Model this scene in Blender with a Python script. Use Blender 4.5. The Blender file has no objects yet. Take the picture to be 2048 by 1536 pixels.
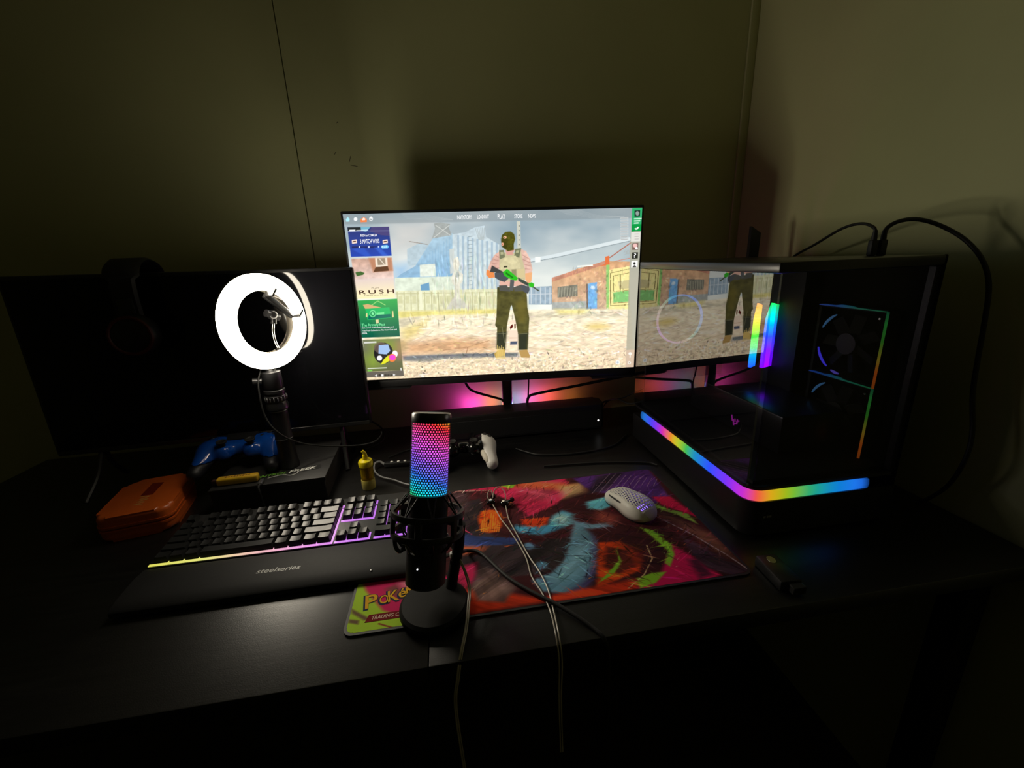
import bpy, bmesh, math, random
import numpy as np
from mathutils import Vector, Matrix

random.seed(7)
sc = bpy.context.scene
COL = sc.collection
T = 0.74                       # height of the desk top above the floor
rad = math.radians

# ------------------------------------------------------------------ camera
FPX = 850.0
PIT, YAW, ROLL = rad(16.40), rad(8.10), rad(-2.40)
CH = 0.49


def cam_axes():
    fwd = Vector((math.sin(YAW) * math.cos(PIT), math.cos(YAW) * math.cos(PIT), -math.sin(PIT)))
    right = Vector((math.cos(YAW), -math.sin(YAW), 0))
    up = right.cross(fwd)
    r = math.cos(ROLL) * right + math.sin(ROLL) * up
    u = -math.sin(ROLL) * right + math.cos(ROLL) * up
    return r, u, fwd


cam_d = bpy.data.cameras.new('camera')
cam = bpy.data.objects.new('camera', cam_d)
COL.objects.link(cam)
_r, _u, _f = cam_axes()
_m = Matrix((( _r.x, _u.x, -_f.x, 0), (_r.y, _u.y, -_f.y, 0), (_r.z, _u.z, -_f.z, T + CH), (0, 0, 0, 1)))
cam.matrix_world = _m
cam_d.sensor_width = 36.0
cam_d.lens = FPX / 2048 * 36.0
cam_d.clip_start = 0.02
sc.camera = cam

# ------------------------------------------------------------------ world, exposure
w = bpy.data.worlds.new('world')
sc.world = w
w.use_nodes = True
w.node_tree.nodes['Background'].inputs[0].default_value = (0, 0, 0, 1)
w.node_tree.nodes['Background'].inputs[1].default_value = 0.0
vs = sc.view_settings
vs.view_transform = 'Standard'
vs.look = 'None'
vs.exposure = 0.0
vs.gamma = 1.0
vs.use_curve_mapping = False
sc.cycles.use_denoising = True
sc.cycles.max_bounces = 10
sc.cycles.transparent_max_bounces = 16
sc.cycles.sample_clamp_indirect = 4.0

RING_E = 38.0                   # radiance of the ring lamp's diffuser
SCREEN_E = 1.12                 # radiance of a white screen pixel


# ------------------------------------------------------------------ materials
def s2l(c):
    return tuple((x / 255 / 12.92) if x / 255 <= 0.04045 else ((x / 255 + 0.055) / 1.055) ** 2.4 for x in c)


MATS = {}


def mat(name, col=(0.5, 0.5, 0.5), rough=0.5, metal=0.0, emit=None, es=0.0, spec=0.5, noise=0.0, nscale=60.0, bump=0.0, coat=0.0, trans=0.0):
    if name in MATS:
        return MATS[name]
    m = bpy.data.materials.new(name)
    m.use_nodes = True
    nt = m.node_tree
    b = nt.nodes['Principled BSDF']
    b.inputs['Base Color'].default_value = (*col, 1)
    b.inputs['Roughness'].default_value = rough
    b.inputs['Metallic'].default_value = metal
    b.inputs['Specular IOR Level'].default_value = spec
    b.inputs['Coat Weight'].default_value = coat
    b.inputs['Transmission Weight'].default_value = trans
    if emit:
        b.inputs['Emission Color'].default_value = (*emit, 1)
        b.inputs['Emission Strength'].default_value = es
    if noise or bump:
        tc = nt.nodes.new('ShaderNodeTexCoord')
        n = nt.nodes.new('ShaderNodeTexNoise')
        n.inputs['Scale'].default_value = nscale
        n.inputs['Detail'].default_value = 5
        nt.links.new(tc.outputs['Object'], n.inputs['Vector'])
        if noise:
            r = nt.nodes.new('ShaderNodeValToRGB')
            r.color_ramp.elements[0].position = 0.3
            r.color_ramp.elements[1].position = 0.7
            r.color_ramp.elements[0].color = (*[max(0, c * (1 - noise)) for c in col], 1)
            r.color_ramp.elements[1].color = (*[min(1, c * (1 + noise)) for c in col], 1)
            nt.links.new(n.outputs['Fac'], r.inputs['Fac'])
            nt.links.new(r.outputs['Color'], b.inputs['Base Color'])
        if bump:
            bp = nt.nodes.new('ShaderNodeBump')
            bp.inputs['Strength'].default_value = bump
            bp.inputs['Distance'].default_value = 0.001
            nt.links.new(n.outputs['Fac'], bp.inputs['Height'])
            nt.links.new(bp.outputs['Normal'], b.inputs['Normal'])
    MATS[name] = m
    return m


def ramp_emit(name, vec, lo, hi, stops, es, base=(0.02, 0.02, 0.02)):
    """an LED light guide: emission colour runs along the object-space vector, lo..hi"""
    m = bpy.data.materials.new(name)
    m.use_nodes = True
    nt = m.node_tree
    b = nt.nodes['Principled BSDF']
    b.inputs['Base Color'].default_value = (*base, 1)
    b.inputs['Roughness'].default_value = 0.4
    tc = nt.nodes.new('ShaderNodeTexCoord')
    dt = nt.nodes.new('ShaderNodeVectorMath')
    dt.operation = 'DOT_PRODUCT'
    dt.inputs[1].default_value = vec
    nt.links.new(tc.outputs['Object'], dt.inputs[0])
    mr = nt.nodes.new('ShaderNodeMapRange')
    mr.inputs['From Min'].default_value = lo
    mr.inputs['From Max'].default_value = hi
    nt.links.new(dt.outputs['Value'], mr.inputs['Value'])
    r = nt.nodes.new('ShaderNodeValToRGB')
    els = r.color_ramp.elements
    for i, (p, c) in enumerate(stops):
        e = els[i] if i < 2 else els.new(p)
        e.position = p
        e.color = (*s2l(c), 1)
    nt.links.new(mr.outputs['Result'], r.inputs['Fac'])
    nt.links.new(r.outputs['Color'], b.inputs['Emission Color'])
    b.inputs['Emission Strength'].default_value = es
    return m


def attr_mat(name, emission=0.0, rough=0.8):
    m = bpy.data.materials.new(name)
    m.use_nodes = True
    nt = m.node_tree
    b = nt.nodes['Principled BSDF']
    a = nt.nodes.new('ShaderNodeAttribute')
    a.attribute_name = 'print'
    b.inputs['Roughness'].default_value = rough
    if emission:
        b.inputs['Base Color'].default_value = (0.004, 0.004, 0.004, 1)
        nt.links.new(a.outputs['Color'], b.inputs['Emission Color'])
        b.inputs['Emission Strength'].default_value = emission
    else:
        b.inputs['Specular IOR Level'].default_value = 0.15
        nt.links.new(a.outputs['Color'], b.inputs['Base Color'])
    return m


def glass_mat(name, tint, ior, rough=0.0):
    m = bpy.data.materials.new(name)
    m.use_nodes = True
    nt = m.node_tree
    for n in list(nt.nodes):
        if n.type != 'OUTPUT_MATERIAL':
            nt.nodes.remove(n)
    out = [n for n in nt.nodes if n.type == 'OUTPUT_MATERIAL'][0]
    t = nt.nodes.new('ShaderNodeBsdfTransparent')
    t.inputs[0].default_value = (*tint, 1)
    g = nt.nodes.new('ShaderNodeBsdfGlossy')
    g.inputs['Roughness'].default_value = rough
    g.inputs['Color'].default_value = (1, 0.98, 0.95, 1)
    f = nt.nodes.new('ShaderNodeFresnel')
    f.inputs['IOR'].default_value = ior
    mx = nt.nodes.new('ShaderNodeMixShader')
    ge = nt.nodes.new('ShaderNodeNewGeometry')
    iv = nt.nodes.new('ShaderNodeMath')
    iv.operation = 'SUBTRACT'
    iv.inputs[0].default_value = 1.0
    nt.links.new(ge.outputs['Backfacing'], iv.inputs[1])
    mu = nt.nodes.new('ShaderNodeMath')
    mu.operation = 'MULTIPLY'
    nt.links.new(f.outputs[0], mu.inputs[0])
    nt.links.new(iv.outputs[0], mu.inputs[1])
    nt.links.new(mu.outputs[0], mx.inputs[0])
    nt.links.new(t.outputs[0], mx.inputs[1])
    nt.links.new(g.outputs[0], mx.inputs[2])
    nt.links.new(mx.outputs[0], out.inputs[0])
    return m


def wall_mat(name, col):
    m = bpy.data.materials.new(name)
    m.use_nodes = True
    nt = m.node_tree
    b = nt.nodes['Principled BSDF']
    tc = nt.nodes.new('ShaderNodeTexCoord')
    n1 = nt.nodes.new('ShaderNodeTexNoise')
    n1.inputs['Scale'].default_value = 2.2
    n1.inputs['Detail'].default_value = 4
    r = nt.nodes.new('ShaderNodeValToRGB')
    r.color_ramp.elements[0].position = 0.35
    r.color_ramp.elements[1].position = 0.65
    r.color_ramp.elements[0].color = (*[c * 0.93 for c in col], 1)
    r.color_ramp.elements[1].color = (*[c * 1.05 for c in col], 1)
    n2 = nt.nodes.new('ShaderNodeTexNoise')
    n2.inputs['Scale'].default_value = 90
    n2.inputs['Detail'].default_value = 3
    bp = nt.nodes.new('ShaderNodeBump')
    bp.inputs['Strength'].default_value = 0.12
    bp.inputs['Distance'].default_value = 0.001
    for n in (n1, n2):
        nt.links.new(tc.outputs['Object'], n.inputs['Vector'])
    nt.links.new(n1.outputs['Fac'], r.inputs['Fac'])
    nt.links.new(r.outputs['Color'], b.inputs['Base Color'])
    nt.links.new(n2.outputs['Fac'], bp.inputs['Height'])
    nt.links.new(bp.outputs['Normal'], b.inputs['Normal'])
    b.inputs['Roughness'].default_value = 0.55
    b.inputs['Specular IOR Level'].default_value = 0.3
    return m


def desk_mat():
    m = bpy.data.materials.new('black_wood')
    m.use_nodes = True
    nt = m.node_tree
    b = nt.nodes['Principled BSDF']
    tc = nt.nodes.new('ShaderNodeTexCoord')
    mp = nt.nodes.new('ShaderNodeMapping')
    mp.inputs['Scale'].default_value = (8, 90, 8)
    n = nt.nodes.new('ShaderNodeTexNoise')
    n.inputs['Scale'].default_value = 1.0
    n.inputs['Detail'].default_value = 8
    n.inputs['Roughness'].default_value = 0.65
    r = nt.nodes.new('ShaderNodeValToRGB')
    r.color_ramp.elements[0].position = 0.35
    r.color_ramp.elements[1].position = 0.7
    r.color_ramp.elements[0].color = (0.0035, 0.0033, 0.0032, 1)
    r.color_ramp.elements[1].color = (0.010, 0.0095, 0.009, 1)
    n2 = nt.nodes.new('ShaderNodeTexNoise')
    n2.inputs['Scale'].default_value = 700
    n2.inputs['Detail'].default_value = 3
    ad = nt.nodes.new('ShaderNodeMath')
    ad.operation = 'ADD'
    bp = nt.nodes.new('ShaderNodeBump')
    bp.inputs['Strength'].default_value = 0.22
    bp.inputs['Distance'].default_value = 0.0006
    nt.links.new(tc.outputs['Object'], mp.inputs['Vector'])
    nt.links.new(mp.outputs['Vector'], n.inputs['Vector'])
    nt.links.new(tc.outputs['Object'], n2.inputs['Vector'])
    nt.links.new(n.outputs['Fac'], r.inputs['Fac'])
    nt.links.new(r.outputs['Color'], b.inputs['Base Color'])
    nt.links.new(n.outputs['Fac'], ad.inputs[0])
    nt.links.new(n2.outputs['Fac'], ad.inputs[1])
    nt.links.new(ad.outputs[0], bp.inputs['Height'])
    nt.links.new(bp.outputs['Normal'], b.inputs['Normal'])
    b.inputs['Roughness'].default_value = 0.36
    b.inputs['Specular IOR Level'].default_value = 0.85
    return m


BLACK = mat('black_plastic', (0.012, 0.012, 0.013), 0.42, noise=0.15)
MATTE = mat('matte_black', (0.010, 0.010, 0.010), 0.7, noise=0.15, spec=0.3)
GLOSSB = mat('gloss_black', (0.006, 0.006, 0.007), 0.12)
SATIN = mat('satin_black_metal', (0.015, 0.015, 0.016), 0.3, spec=0.6)
RUBBER = mat('black_rubber', (0.009, 0.009, 0.009), 0.55, noise=0.1)
CHROME = mat('chrome', (0.75, 0.74, 0.72), 0.18, metal=1.0)
GREYM = mat('grey_metal', (0.25, 0.25, 0.26), 0.35, metal=0.8)
WHITE = mat('white_plastic', (0.86, 0.84, 0.80), 0.4)
WHITE_LED = mat('white_led', (0.8, 0.8, 0.8), 0.5, emit=(1, 1, 1), es=2.5)


# ------------------------------------------------------------------ mesh helpers
def box(bm, c, s, bevel=0.0, seg=2, rot=None):
    M = Matrix.Translation(c)
    if rot is not None:
        M = M @ rot
    M = M @ Matrix.Diagonal((s[0], s[1], s[2], 1))
    r = bmesh.ops.create_cube(bm, size=1.0, matrix=M)
    if bevel:
        es = list({e for v in r['verts'] for e in v.link_edges})
        bmesh.ops.bevel(bm, geom=es, offset=bevel, segments=seg, affect='EDGES', profile=0.5)
    return bm


def lathe(bm, prof, n=32, M=None, closed=False):
    """profile of (r, z) pairs turned about z"""
    rings = []
    for r, z in prof:
        if r < 1e-6:
            v = bm.verts.new((0, 0, z))
            rings.append([v] * n)
        else:
            rings.append([bm.verts.new((r * math.cos(2 * math.pi * i / n), r * math.sin(2 * math.pi * i / n), z)) for i in range(n)])
    pairs = list(zip(rings[:-1], rings[1:]))
    if closed:
        pairs.append((rings[-1], rings[0]))
    for a, b in pairs:
        for i in range(n):
            j = (i + 1) % n
            q = []
            for v in (a[i], a[j], b[j], b[i]):
                if v not in q:
                    q.append(v)
            if len(q) > 2:
                try:
                    bm.faces.new(q)
                except ValueError:
                    pass
    if M is not None:
        vs_ = {v for rg in rings for v in rg}
        bmesh.ops.transform(bm, matrix=M, verts=list(vs_))
    return bm


def cyl(bm, p0, p1, r0, r1=None, n=20):
    r1 = r0 if r1 is None else r1
    p0, p1 = Vector(p0), Vector(p1)
    d = p1 - p0
    q = d.to_track_quat('Z', 'Y').to_matrix().to_4x4()
    M = Matrix.Translation(p0) @ q
    return lathe(bm, [(0, 0), (r0, 0), (r1, d.length), (0, d.length)], n, M)


def smooth_path(pts, k=6):
    P = [Vector(p) for p in pts]
    if len(P) < 3:
        return P
    out = []
    ext = [P[0] * 2 - P[1]] + P + [P[-1] * 2 - P[-2]]
    for i in range(1, len(ext) - 2):
        a, b, c, d = ext[i - 1:i + 3]
        for j in range(k):
            t = j / k
            out.append(0.5 * ((2 * b) + (c - a) * t + (2 * a - 5 * b + 4 * c - d) * t * t + (3 * b - a - 3 * c + d) * t ** 3))
    out.append(P[-1])
    return out


def tube(bm, pts, r, n=8, k=6, smooth=True):
    P = smooth_path(pts, k) if smooth else [Vector(p) for p in pts]
    rings = []
    up = Vector((0.13, 0.21, 0.97)).normalized()
    for i, p in enumerate(P):
        d = (P[min(i + 1, len(P) - 1)] - P[max(i - 1, 0)])
        if d.length < 1e-9:
            d = Vector((0, 0, 1))
        d.normalize()
        x = up.cross(d)
        if x.length < 1e-4:
            x = Vector((1, 0, 0)).cross(d)
        x.normalize()
        y = d.cross(x)
        up = y
        rr = r(i / (len(P) - 1)) if callable(r) else r
        # keep the frame steady: y is the carried 'up'
        rings.append([bm.verts.new(p + rr * (math.cos(2 * math.pi * j / n) * x + math.sin(2 * math.pi * j / n) * y)) for j in range(n)])
    for a, b in zip(rings[:-1], rings[1:]):
        for j in range(n):
            bm.faces.new((a[j], a[(j + 1) % n], b[(j + 1) % n], b[j]))
    bm.faces.new(rings[0][::-1])
    bm.faces.new(rings[-1])
    return bm


def prism(bm, outline, z0, z1, M=None):
    a = [bm.verts.new((x, y, z0)) for x, y in outline]
    b = [bm.verts.new((x, y, z1)) for x, y in outline]
    n = len(a)
    bm.faces.new(a[::-1])
    bm.faces.new(b)
    for i in range(n):
        bm.faces.new((a[i], a[(i + 1) % n], b[(i + 1) % n], b[i]))
    if M is not None:
        bmesh.ops.transform(bm, matrix=M, verts=a + b)
    return bm


def rrect(w_, h_, r, n=6, cx=0.0, cy=0.0):
    o = []
    for sx, sy, a0 in ((1, 1, 0), (-1, 1, 90), (-1, -1, 180), (1, -1, 270)):
        for i in range(n + 1):
            a = rad(a0 + 90 * i / n)
            o.append((cx + sx * (w_ / 2 - r) + r * math.cos(a), cy + sy * (h_ / 2 - r) + r * math.sin(a)))
    return o


def new(name, bm_or_me, m, parent=None, loc=(0, 0, 0), rot=(0, 0, 0), smooth=True, angle=40):
    if isinstance(bm_or_me, bmesh.types.BMesh):
        me = bpy.data.meshes.new(name)
        bmesh.ops.recalc_face_normals(bm_or_me, faces=bm_or_me.faces[:])
        bm_or_me.to_mesh(me)
        bm_or_me.free()
    else:
        me = bm_or_me
    if m is not None and not me.materials:
        me.materials.append(m)
    if smooth and len(me.polygons):
        me.polygons.foreach_set('use_smooth', [True] * len(me.polygons))
        try:
            me.set_sharp_from_angle(angle=rad(angle))
        except Exception:
            pass
    o = bpy.data.objects.new(name, me)
    COL.objects.link(o)
    o.location = loc
    o.rotation_euler = rot
    if parent is not None:
        o.parent = parent
    return o


def B():
    return bmesh.new()


def tag(o, label=None, cat=None, group=None, kind=None):
    if label:
        o['label'] = label
    if cat:
        o['category'] = cat
    if group:
        o['group'] = group
    if kind:
        o['kind'] = kind
    return o


def thing(name, label, cat, loc=(0, 0, 0), rot=(0, 0, 0), group=None):
    o = bpy.data.objects.new(name, None)
    o.empty_display_size = 0.03
    COL.objects.link(o)
    o.location = (loc[0], loc[1], loc[2])
    o.rotation_euler = rot
    return tag(o, label, cat, group)


def sdf_mesh(name, f, lo, hi, step):
    """naive surface nets over a signed distance function"""
    ax = [np.arange(l, h + step, step) for l, h in zip(lo, hi)]
    X, Y, Z = np.meshgrid(*ax, indexing='ij')
    V = f(X, Y, Z)
    G = np.stack([X, Y, Z], -1)
    s = V < 0
    sh = tuple(n - 1 for n in V.shape)
    acc = np.zeros(sh + (3,))
    cnt = np.zeros(sh)

    def sub(A, o):
        return A[o[0]:o[0] + sh[0], o[1]:o[1] + sh[1], o[2]:o[2] + sh[2]]
    corners = [(i, j, k) for i in (0, 1) for j in (0, 1) for k in (0, 1)]
    for a in corners:
        for d in range(3):
            if a[d] == 0:
                b = list(a)
                b[d] = 1
                va, vb = sub(V, a), sub(V, b)
                cr = (va < 0) != (vb < 0)
                t = np.where(cr, va / np.where(cr, va - vb, 1), 0)
                p = sub(G, a) + (sub(G, b) - sub(G, a)) * t[..., None]
                acc += np.where(cr[..., None], p, 0)
                cnt += cr
    act = cnt > 0
    idx = -np.ones(sh, int)
    idx[act] = np.arange(act.sum())
    verts = acc[act] / cnt[act][:, None]
    faces = []
    for d in range(3):
        o1, o2 = [x for x in range(3) if x != d]
        lo_ = [slice(1, -1)] * 3
        lo_[d] = slice(0, -1)
        hi_ = [slice(1, -1)] * 3
        hi_[d] = slice(1, None)
        a = s[tuple(lo_)]
        b = s[tuple(hi_)]
        ch = np.argwhere(a != b)
        for c in ch:
            g = c.copy()
            g[o1] += 1
            g[o2] += 1
            q = []
            for u, v in ((-1, -1), (0, -1), (0, 0), (-1, 0)):
                h = g.copy()
                h[o1] += u
                h[o2] += v
                q.append(int(idx[tuple(h)]))
            faces.append(q)
    me = bpy.data.meshes.new(name)
    me.from_pydata(verts.tolist(), [], faces)
    bm = bmesh.new()
    bm.from_mesh(me)
    bmesh.ops.recalc_face_normals(bm, faces=bm.faces[:])
    bm.to_mesh(me)
    bm.free()
    return me


def smin(a, b, k):
    h = np.clip(0.5 + 0.5 * (b - a) / k, 0, 1)
    return b + (a - b) * h - k * h * (1 - h)


def sd_caps(X, Y, Z, a, b, r0, r1):
    a, b = np.array(a), np.array(b)
    d = b - a
    t = np.clip(((X - a[0]) * d[0] + (Y - a[1]) * d[1] + (Z - a[2]) * d[2]) / (d @ d), 0, 1)
    return np.sqrt((X - a[0] - d[0] * t) ** 2 + (Y - a[1] - d[1] * t) ** 2 + (Z - a[2] - d[2] * t) ** 2) - (r0 + (r1 - r0) * t)


def sd_ell(X, Y, Z, c, r):
    k = np.sqrt(((X - c[0]) / r[0]) ** 2 + ((Y - c[1]) / r[1]) ** 2 + ((Z - c[2]) / r[2]) ** 2)
    return (k - 1) * min(r)


def sd_box(X, Y, Z, c, h, r):
    qx, qy, qz = abs(X - c[0]) - h[0] + r, abs(Y - c[1]) - h[1] + r, abs(Z - c[2]) - h[2] + r
    o = np.sqrt(np.maximum(qx, 0) ** 2 + np.maximum(qy, 0) ** 2 + np.maximum(qz, 0) ** 2)
    return o + np.minimum(np.maximum(qx, np.maximum(qy, qz)), 0) - r


def text_mesh(s, w_, h_, shear=0.0, bold=0.0, extrude=0.0, spacing=1.0):
    """lettering fitted to w_ x h_, lying in the xy plane, centred"""
    cu = bpy.data.curves.new('lettering', 'FONT')
    cu.body = s
    cu.size = 1.0
    cu.shear = shear
    cu.offset = bold
    cu.extrude = extrude
    cu.space_character = spacing
    cu.resolution_u = 3
    o = bpy.data.objects.new('lettering', cu)
    COL.objects.link(o)
    dg = bpy.context.evaluated_depsgraph_get()
    me = bpy.data.meshes.new_from_object(o.evaluated_get(dg))
    bpy.data.objects.remove(o)
    co = np.empty(len(me.vertices) * 3)
    me.vertices.foreach_get('co', co)
    co = co.reshape(-1, 3)
    mn, mx = co.min(0), co.max(0)
    c = (mn + mx) / 2
    co[:, 0] = (co[:, 0] - c[0]) * w_ / (mx[0] - mn[0])
    co[:, 1] = (co[:, 1] - c[1]) * h_ / (mx[1] - mn[1])
    me.vertices.foreach_set('co', co.ravel())
    me.materials.clear()
    return me


# ------------------------------------------------------------------ flat print painter
class Canvas:
    """paints colours for the vertices of a flat grid (a screen picture, a printed mat)"""

    def __init__(s, nx, ny, H):
        s.nx, s.ny = nx, ny
        s.H = np.array(H).reshape(3, 3)
        u, v = np.meshgrid(np.linspace(0, 1, nx), np.linspace(0, 1, ny))
        s.u, s.v = u, v
        s.c = np.zeros((ny, nx, 3))

    def uv(s, pts):
        P = np.array([(x, y, 1.0) for x, y in pts]) @ s.H.T
        return P[:, :2] / P[:, 2:]

    def mask(s, pts, soft=0.0, raw=False):
        soft = max(soft, 0.0009)
        P = np.array(pts, float) if raw else s.uv(pts)
        x0, x1 = np.searchsorted(s.u[0], [P[:, 0].min() - soft, P[:, 0].max() + soft])
        y0, y1 = np.searchsorted(s.v[:, 0], [P[:, 1].min() - soft, P[:, 1].max() + soft])
        sl = (slice(max(y0, 0), y1 + 1), slice(max(x0, 0), x1 + 1))
        U, V = s.u[sl], s.v[sl]
        ins = np.zeros(U.shape, bool)
        n = len(P)
        dist = np.full(U.shape, 9.0)
        for i in range(n):
            a, b = P[i], P[(i + 1) % n]
            c = ((a[1] > V) != (b[1] > V))
            if abs(b[1] - a[1]) > 1e-12:
                ins ^= c & (U < (b[0] - a[0]) * (V - a[1]) / (b[1] - a[1]) + a[0])
            if soft:
                d = b - a
                L = max(d @ d, 1e-12)
                t = np.clip(((U - a[0]) * d[0] + (V - a[1]) * d[1]) / L, 0, 1)
                dist = np.minimum(dist, np.hypot(U - a[0] - d[0] * t, V - a[1] - d[1] * t))
        if soft:
            sd = np.where(ins, dist, -dist)
            return sl, np.clip(0.5 + sd / (2 * soft), 0, 1)
        return sl, ins.astype(float)

    def poly(s, pts, col, a=1.0, soft=0.0, tex=None, col2=None, raw=False):
        sl, m = s.mask(pts, soft, raw)
        m = (m * a)[..., None]
        c = np.array(col, float) / 255
        if col2 is not None:
            V = s.v[sl]
            act = m[..., 0] > 0
            if act.any():
                lo, hi = V[act].min(), V[act].max()
                t = np.clip((V - lo) / max(hi - lo, 1e-6), 0, 1)[..., None]
                c = c * (1 - t) + np.array(col2, float) / 255 * t
        if tex is not None:
            c = c * tex[sl][..., None]
        s.c[sl] = s.c[sl] * (1 - m) + c * m

    def line(s, pts, col, wd, a=1.0, soft=0.0):
        P = s.uv(pts)
        for p, q in zip(P[:-1], P[1:]):
            d = q - p
            n = np.array([-d[1], d[0]]) / max(np.hypot(*d), 1e-9) * wd / 2
            s.poly([p + n, q + n, q - n, p - n], col, a, soft, raw=True)

    def scumble(s, n, ang, jit, L_, W_, amp, seed, box_=(0, 0, 1, 1), asp=1.78, a=0.6):
        rng = np.random.default_rng(seed)
        for _ in range(n):
            u = box_[0] + rng.random() * (box_[2] - box_[0])
            v = box_[1] + rng.random() * (box_[3] - box_[1])
            c = s.c[min(int(v * s.ny), s.ny - 1), min(int(u * s.nx), s.nx - 1)] * 255
            c = np.clip(c * (1 + amp * rng.normal()) + rng.normal(size=3) * 6, 0, 255)
            t = ang + jit * rng.normal()
            l = L_ * (0.4 + rng.random())
            d = np.array([math.cos(t) * l / asp, math.sin(t) * l])
            q = np.array([-math.sin(t) * W_ / asp, math.cos(t) * W_]) * (0.4 + rng.random())
            p = np.array([u, v])
            s.poly([p - d, p + q, p + d, p - q], c, a, raw=True)

    def ell(s, c, rx, ry, col, a=1.0, soft=0.0, n=22):
        s.poly([(c[0] + rx * math.cos(2 * math.pi * i / n), c[1] + ry * math.sin(2 * math.pi * i / n)) for i in range(n)], col, a, soft)

    def mesh(s, name, w_, h_, flip):
        """grid in the xy plane, v down the height when flip"""
        x = (s.u - 0.5) * w_
        y = (0.5 - s.v) * h_ if flip else (s.v - 0.5) * h_
        co = np.stack([x, y, np.zeros_like(x)], -1).reshape(-1, 3)
        i = np.arange(s.nx * s.ny).reshape(s.ny, s.nx)
        q = np.stack([i[:-1, :-1], i[:-1, 1:], i[1:, 1:], i[1:, :-1]], -1).reshape(-1, 4)
        if flip:
            q = q[:, ::-1]
        me = bpy.data.meshes.new(name)
        me.vertices.add(len(co))
        me.vertices.foreach_set('co', co.ravel())
        me.loops.add(q.size)
        me.loops.foreach_set('vertex_index', q.ravel().astype(np.int32))
        me.polygons.add(len(q))
        me.polygons.foreach_set('loop_start', np.arange(0, q.size, 4, dtype=np.int32))
        me.polygons.foreach_set('loop_total', np.full(len(q), 4, dtype=np.int32))
        me.update()
        at = me.attributes.new('print', 'FLOAT_COLOR', 'POINT')
        c = np.clip(s.c, 0, 1).reshape(-1, 3)
        lin = np.where(c <= 0.04045, c / 12.92, ((c + 0.055) / 1.055) ** 2.4)
        at.data.foreach_set('color', np.concatenate([lin, np.ones((len(lin), 1))], 1).ravel())
        return me


def vnoise(ny, nx, fy, fx, seed, oct_=3):
    """smooth value noise in 0..1"""
    rng = np.random.default_rng(seed)
    out = np.zeros((ny, nx))
    amp, tot = 1.0, 0
    for o in range(oct_):
        gy, gx = int(fy * 2 ** o) + 2, int(fx * 2 ** o) + 2
        g = rng.random((gy, gx))
        y = np.linspace(0, gy - 1.001, ny)
        x = np.linspace(0, gx - 1.001, nx)
        yi, xi = y.astype(int), x.astype(int)
        ty, tx = (y - yi)[:, None], (x - xi)[None]
        ty, tx = ty * ty * (3 - 2 * ty), tx * tx * (3 - 2 * tx)
        out += amp * ((g[yi][:, xi] * (1 - tx) + g[yi][:, xi + 1] * tx) * (1 - ty) + (g[yi + 1][:, xi] * (1 - tx) + g[yi + 1][:, xi + 1] * tx) * ty)
        tot += amp
        amp *= 0.5
    return out / tot


def homography(src, dst):
    A, b = [], []
    for (x, y), (u, v) in zip(src, dst):
        A += [[x, y, 1, 0, 0, 0, -u * x, -u * y], [0, 0, 0, x, y, 1, -v * x, -v * y]]
        b += [u, v]
    return np.append(np.linalg.solve(np.array(A, float), np.array(b, float)), 1)


# ================================================================== THE ROOM
WX, WY = 0.910, 1.285          # right wall, back wall
LX, FY, HZ = -2.1, -3.0, 2.40
WALL = wall_mat('olive_wall_paint', (0.50, 0.51, 0.265))
CEIL = wall_mat('ceiling_paint', (0.64, 0.64, 0.44))


def struct(name, bm, m, parent=None, **k):
    o = new(name, bm, m, parent, **k)
    if parent is None:
        o['kind'] = 'structure'
    return o


b = B(); box(b, ((LX + WX) / 2, (FY + WY) / 2, -0.03), (WX - LX + 0.4, WY - FY + 0.4, 0.06))
struct('floor', b, mat('floor_boards', (0.05, 0.04, 0.03), 0.5, noise=0.3, nscale=12))
b = B(); box(b, ((LX + WX) / 2, (FY + WY) / 2, HZ + 0.03), (WX - LX + 0.4, WY - FY + 0.4, 0.06))
struct('ceiling', b, CEIL)
b = B(); box(b, ((LX + WX) / 2, WY + 0.08, HZ / 2), (WX - LX + 0.3, 0.12, HZ))
wb = struct('wall_back', b, WALL)
seams = [LX, -1.57, -0.350, WX]                # board joints of the back wall
for x0, x1 in zip(seams[:-1], seams[1:]):
    b = B(); box(b, ((x0 + x1) / 2, WY + 0.010, HZ / 2), (x1 - x0 - 0.0022, 0.020, HZ), 0.0008, 1)
    new('wall_board', b, WALL, wb, smooth=False)
b = B(); box(b, (WX + 0.06, (FY + WY) / 2, HZ / 2), (0.12, WY - FY + 0.1, HZ))
struct('wall_right', b, WALL)
b = B(); box(b, (LX - 0.06, (FY + WY) / 2, HZ / 2), (0.12, WY - FY + 0.1, HZ))
struct('wall_left', b, WALL)
b = B(); box(b, ((LX + WX) / 2, FY - 0.06, HZ / 2), (WX - LX + 0.3, 0.12, HZ))
struct('wall_front', b, WALL)
b = B(); box(b, (WX - 0.0125, WY - 0.004, HZ / 2), (0.025, 0.008, HZ), 0.002, 2)
struct('trim_1', b, WALL)
# scuffs on the wall paint
for k, (x, z, L, a) in enumerate(((-0.221, 0.758, 0.014, 70), (-0.213, 0.742, 0.018, -12), (-0.241, 0.842, 0.005, 40), (-0.256, 0.772, 0.008, 55))):
    b = B(); box(b, (0, 0, 0), (L, 0.0004, 0.0016))
    new('scuff', b, mat('scuff_mark', (0.10, 0.09, 0.05), 0.8), wb, (x, WY - 0.0001, T + z), (0, rad(-a), 0))

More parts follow.
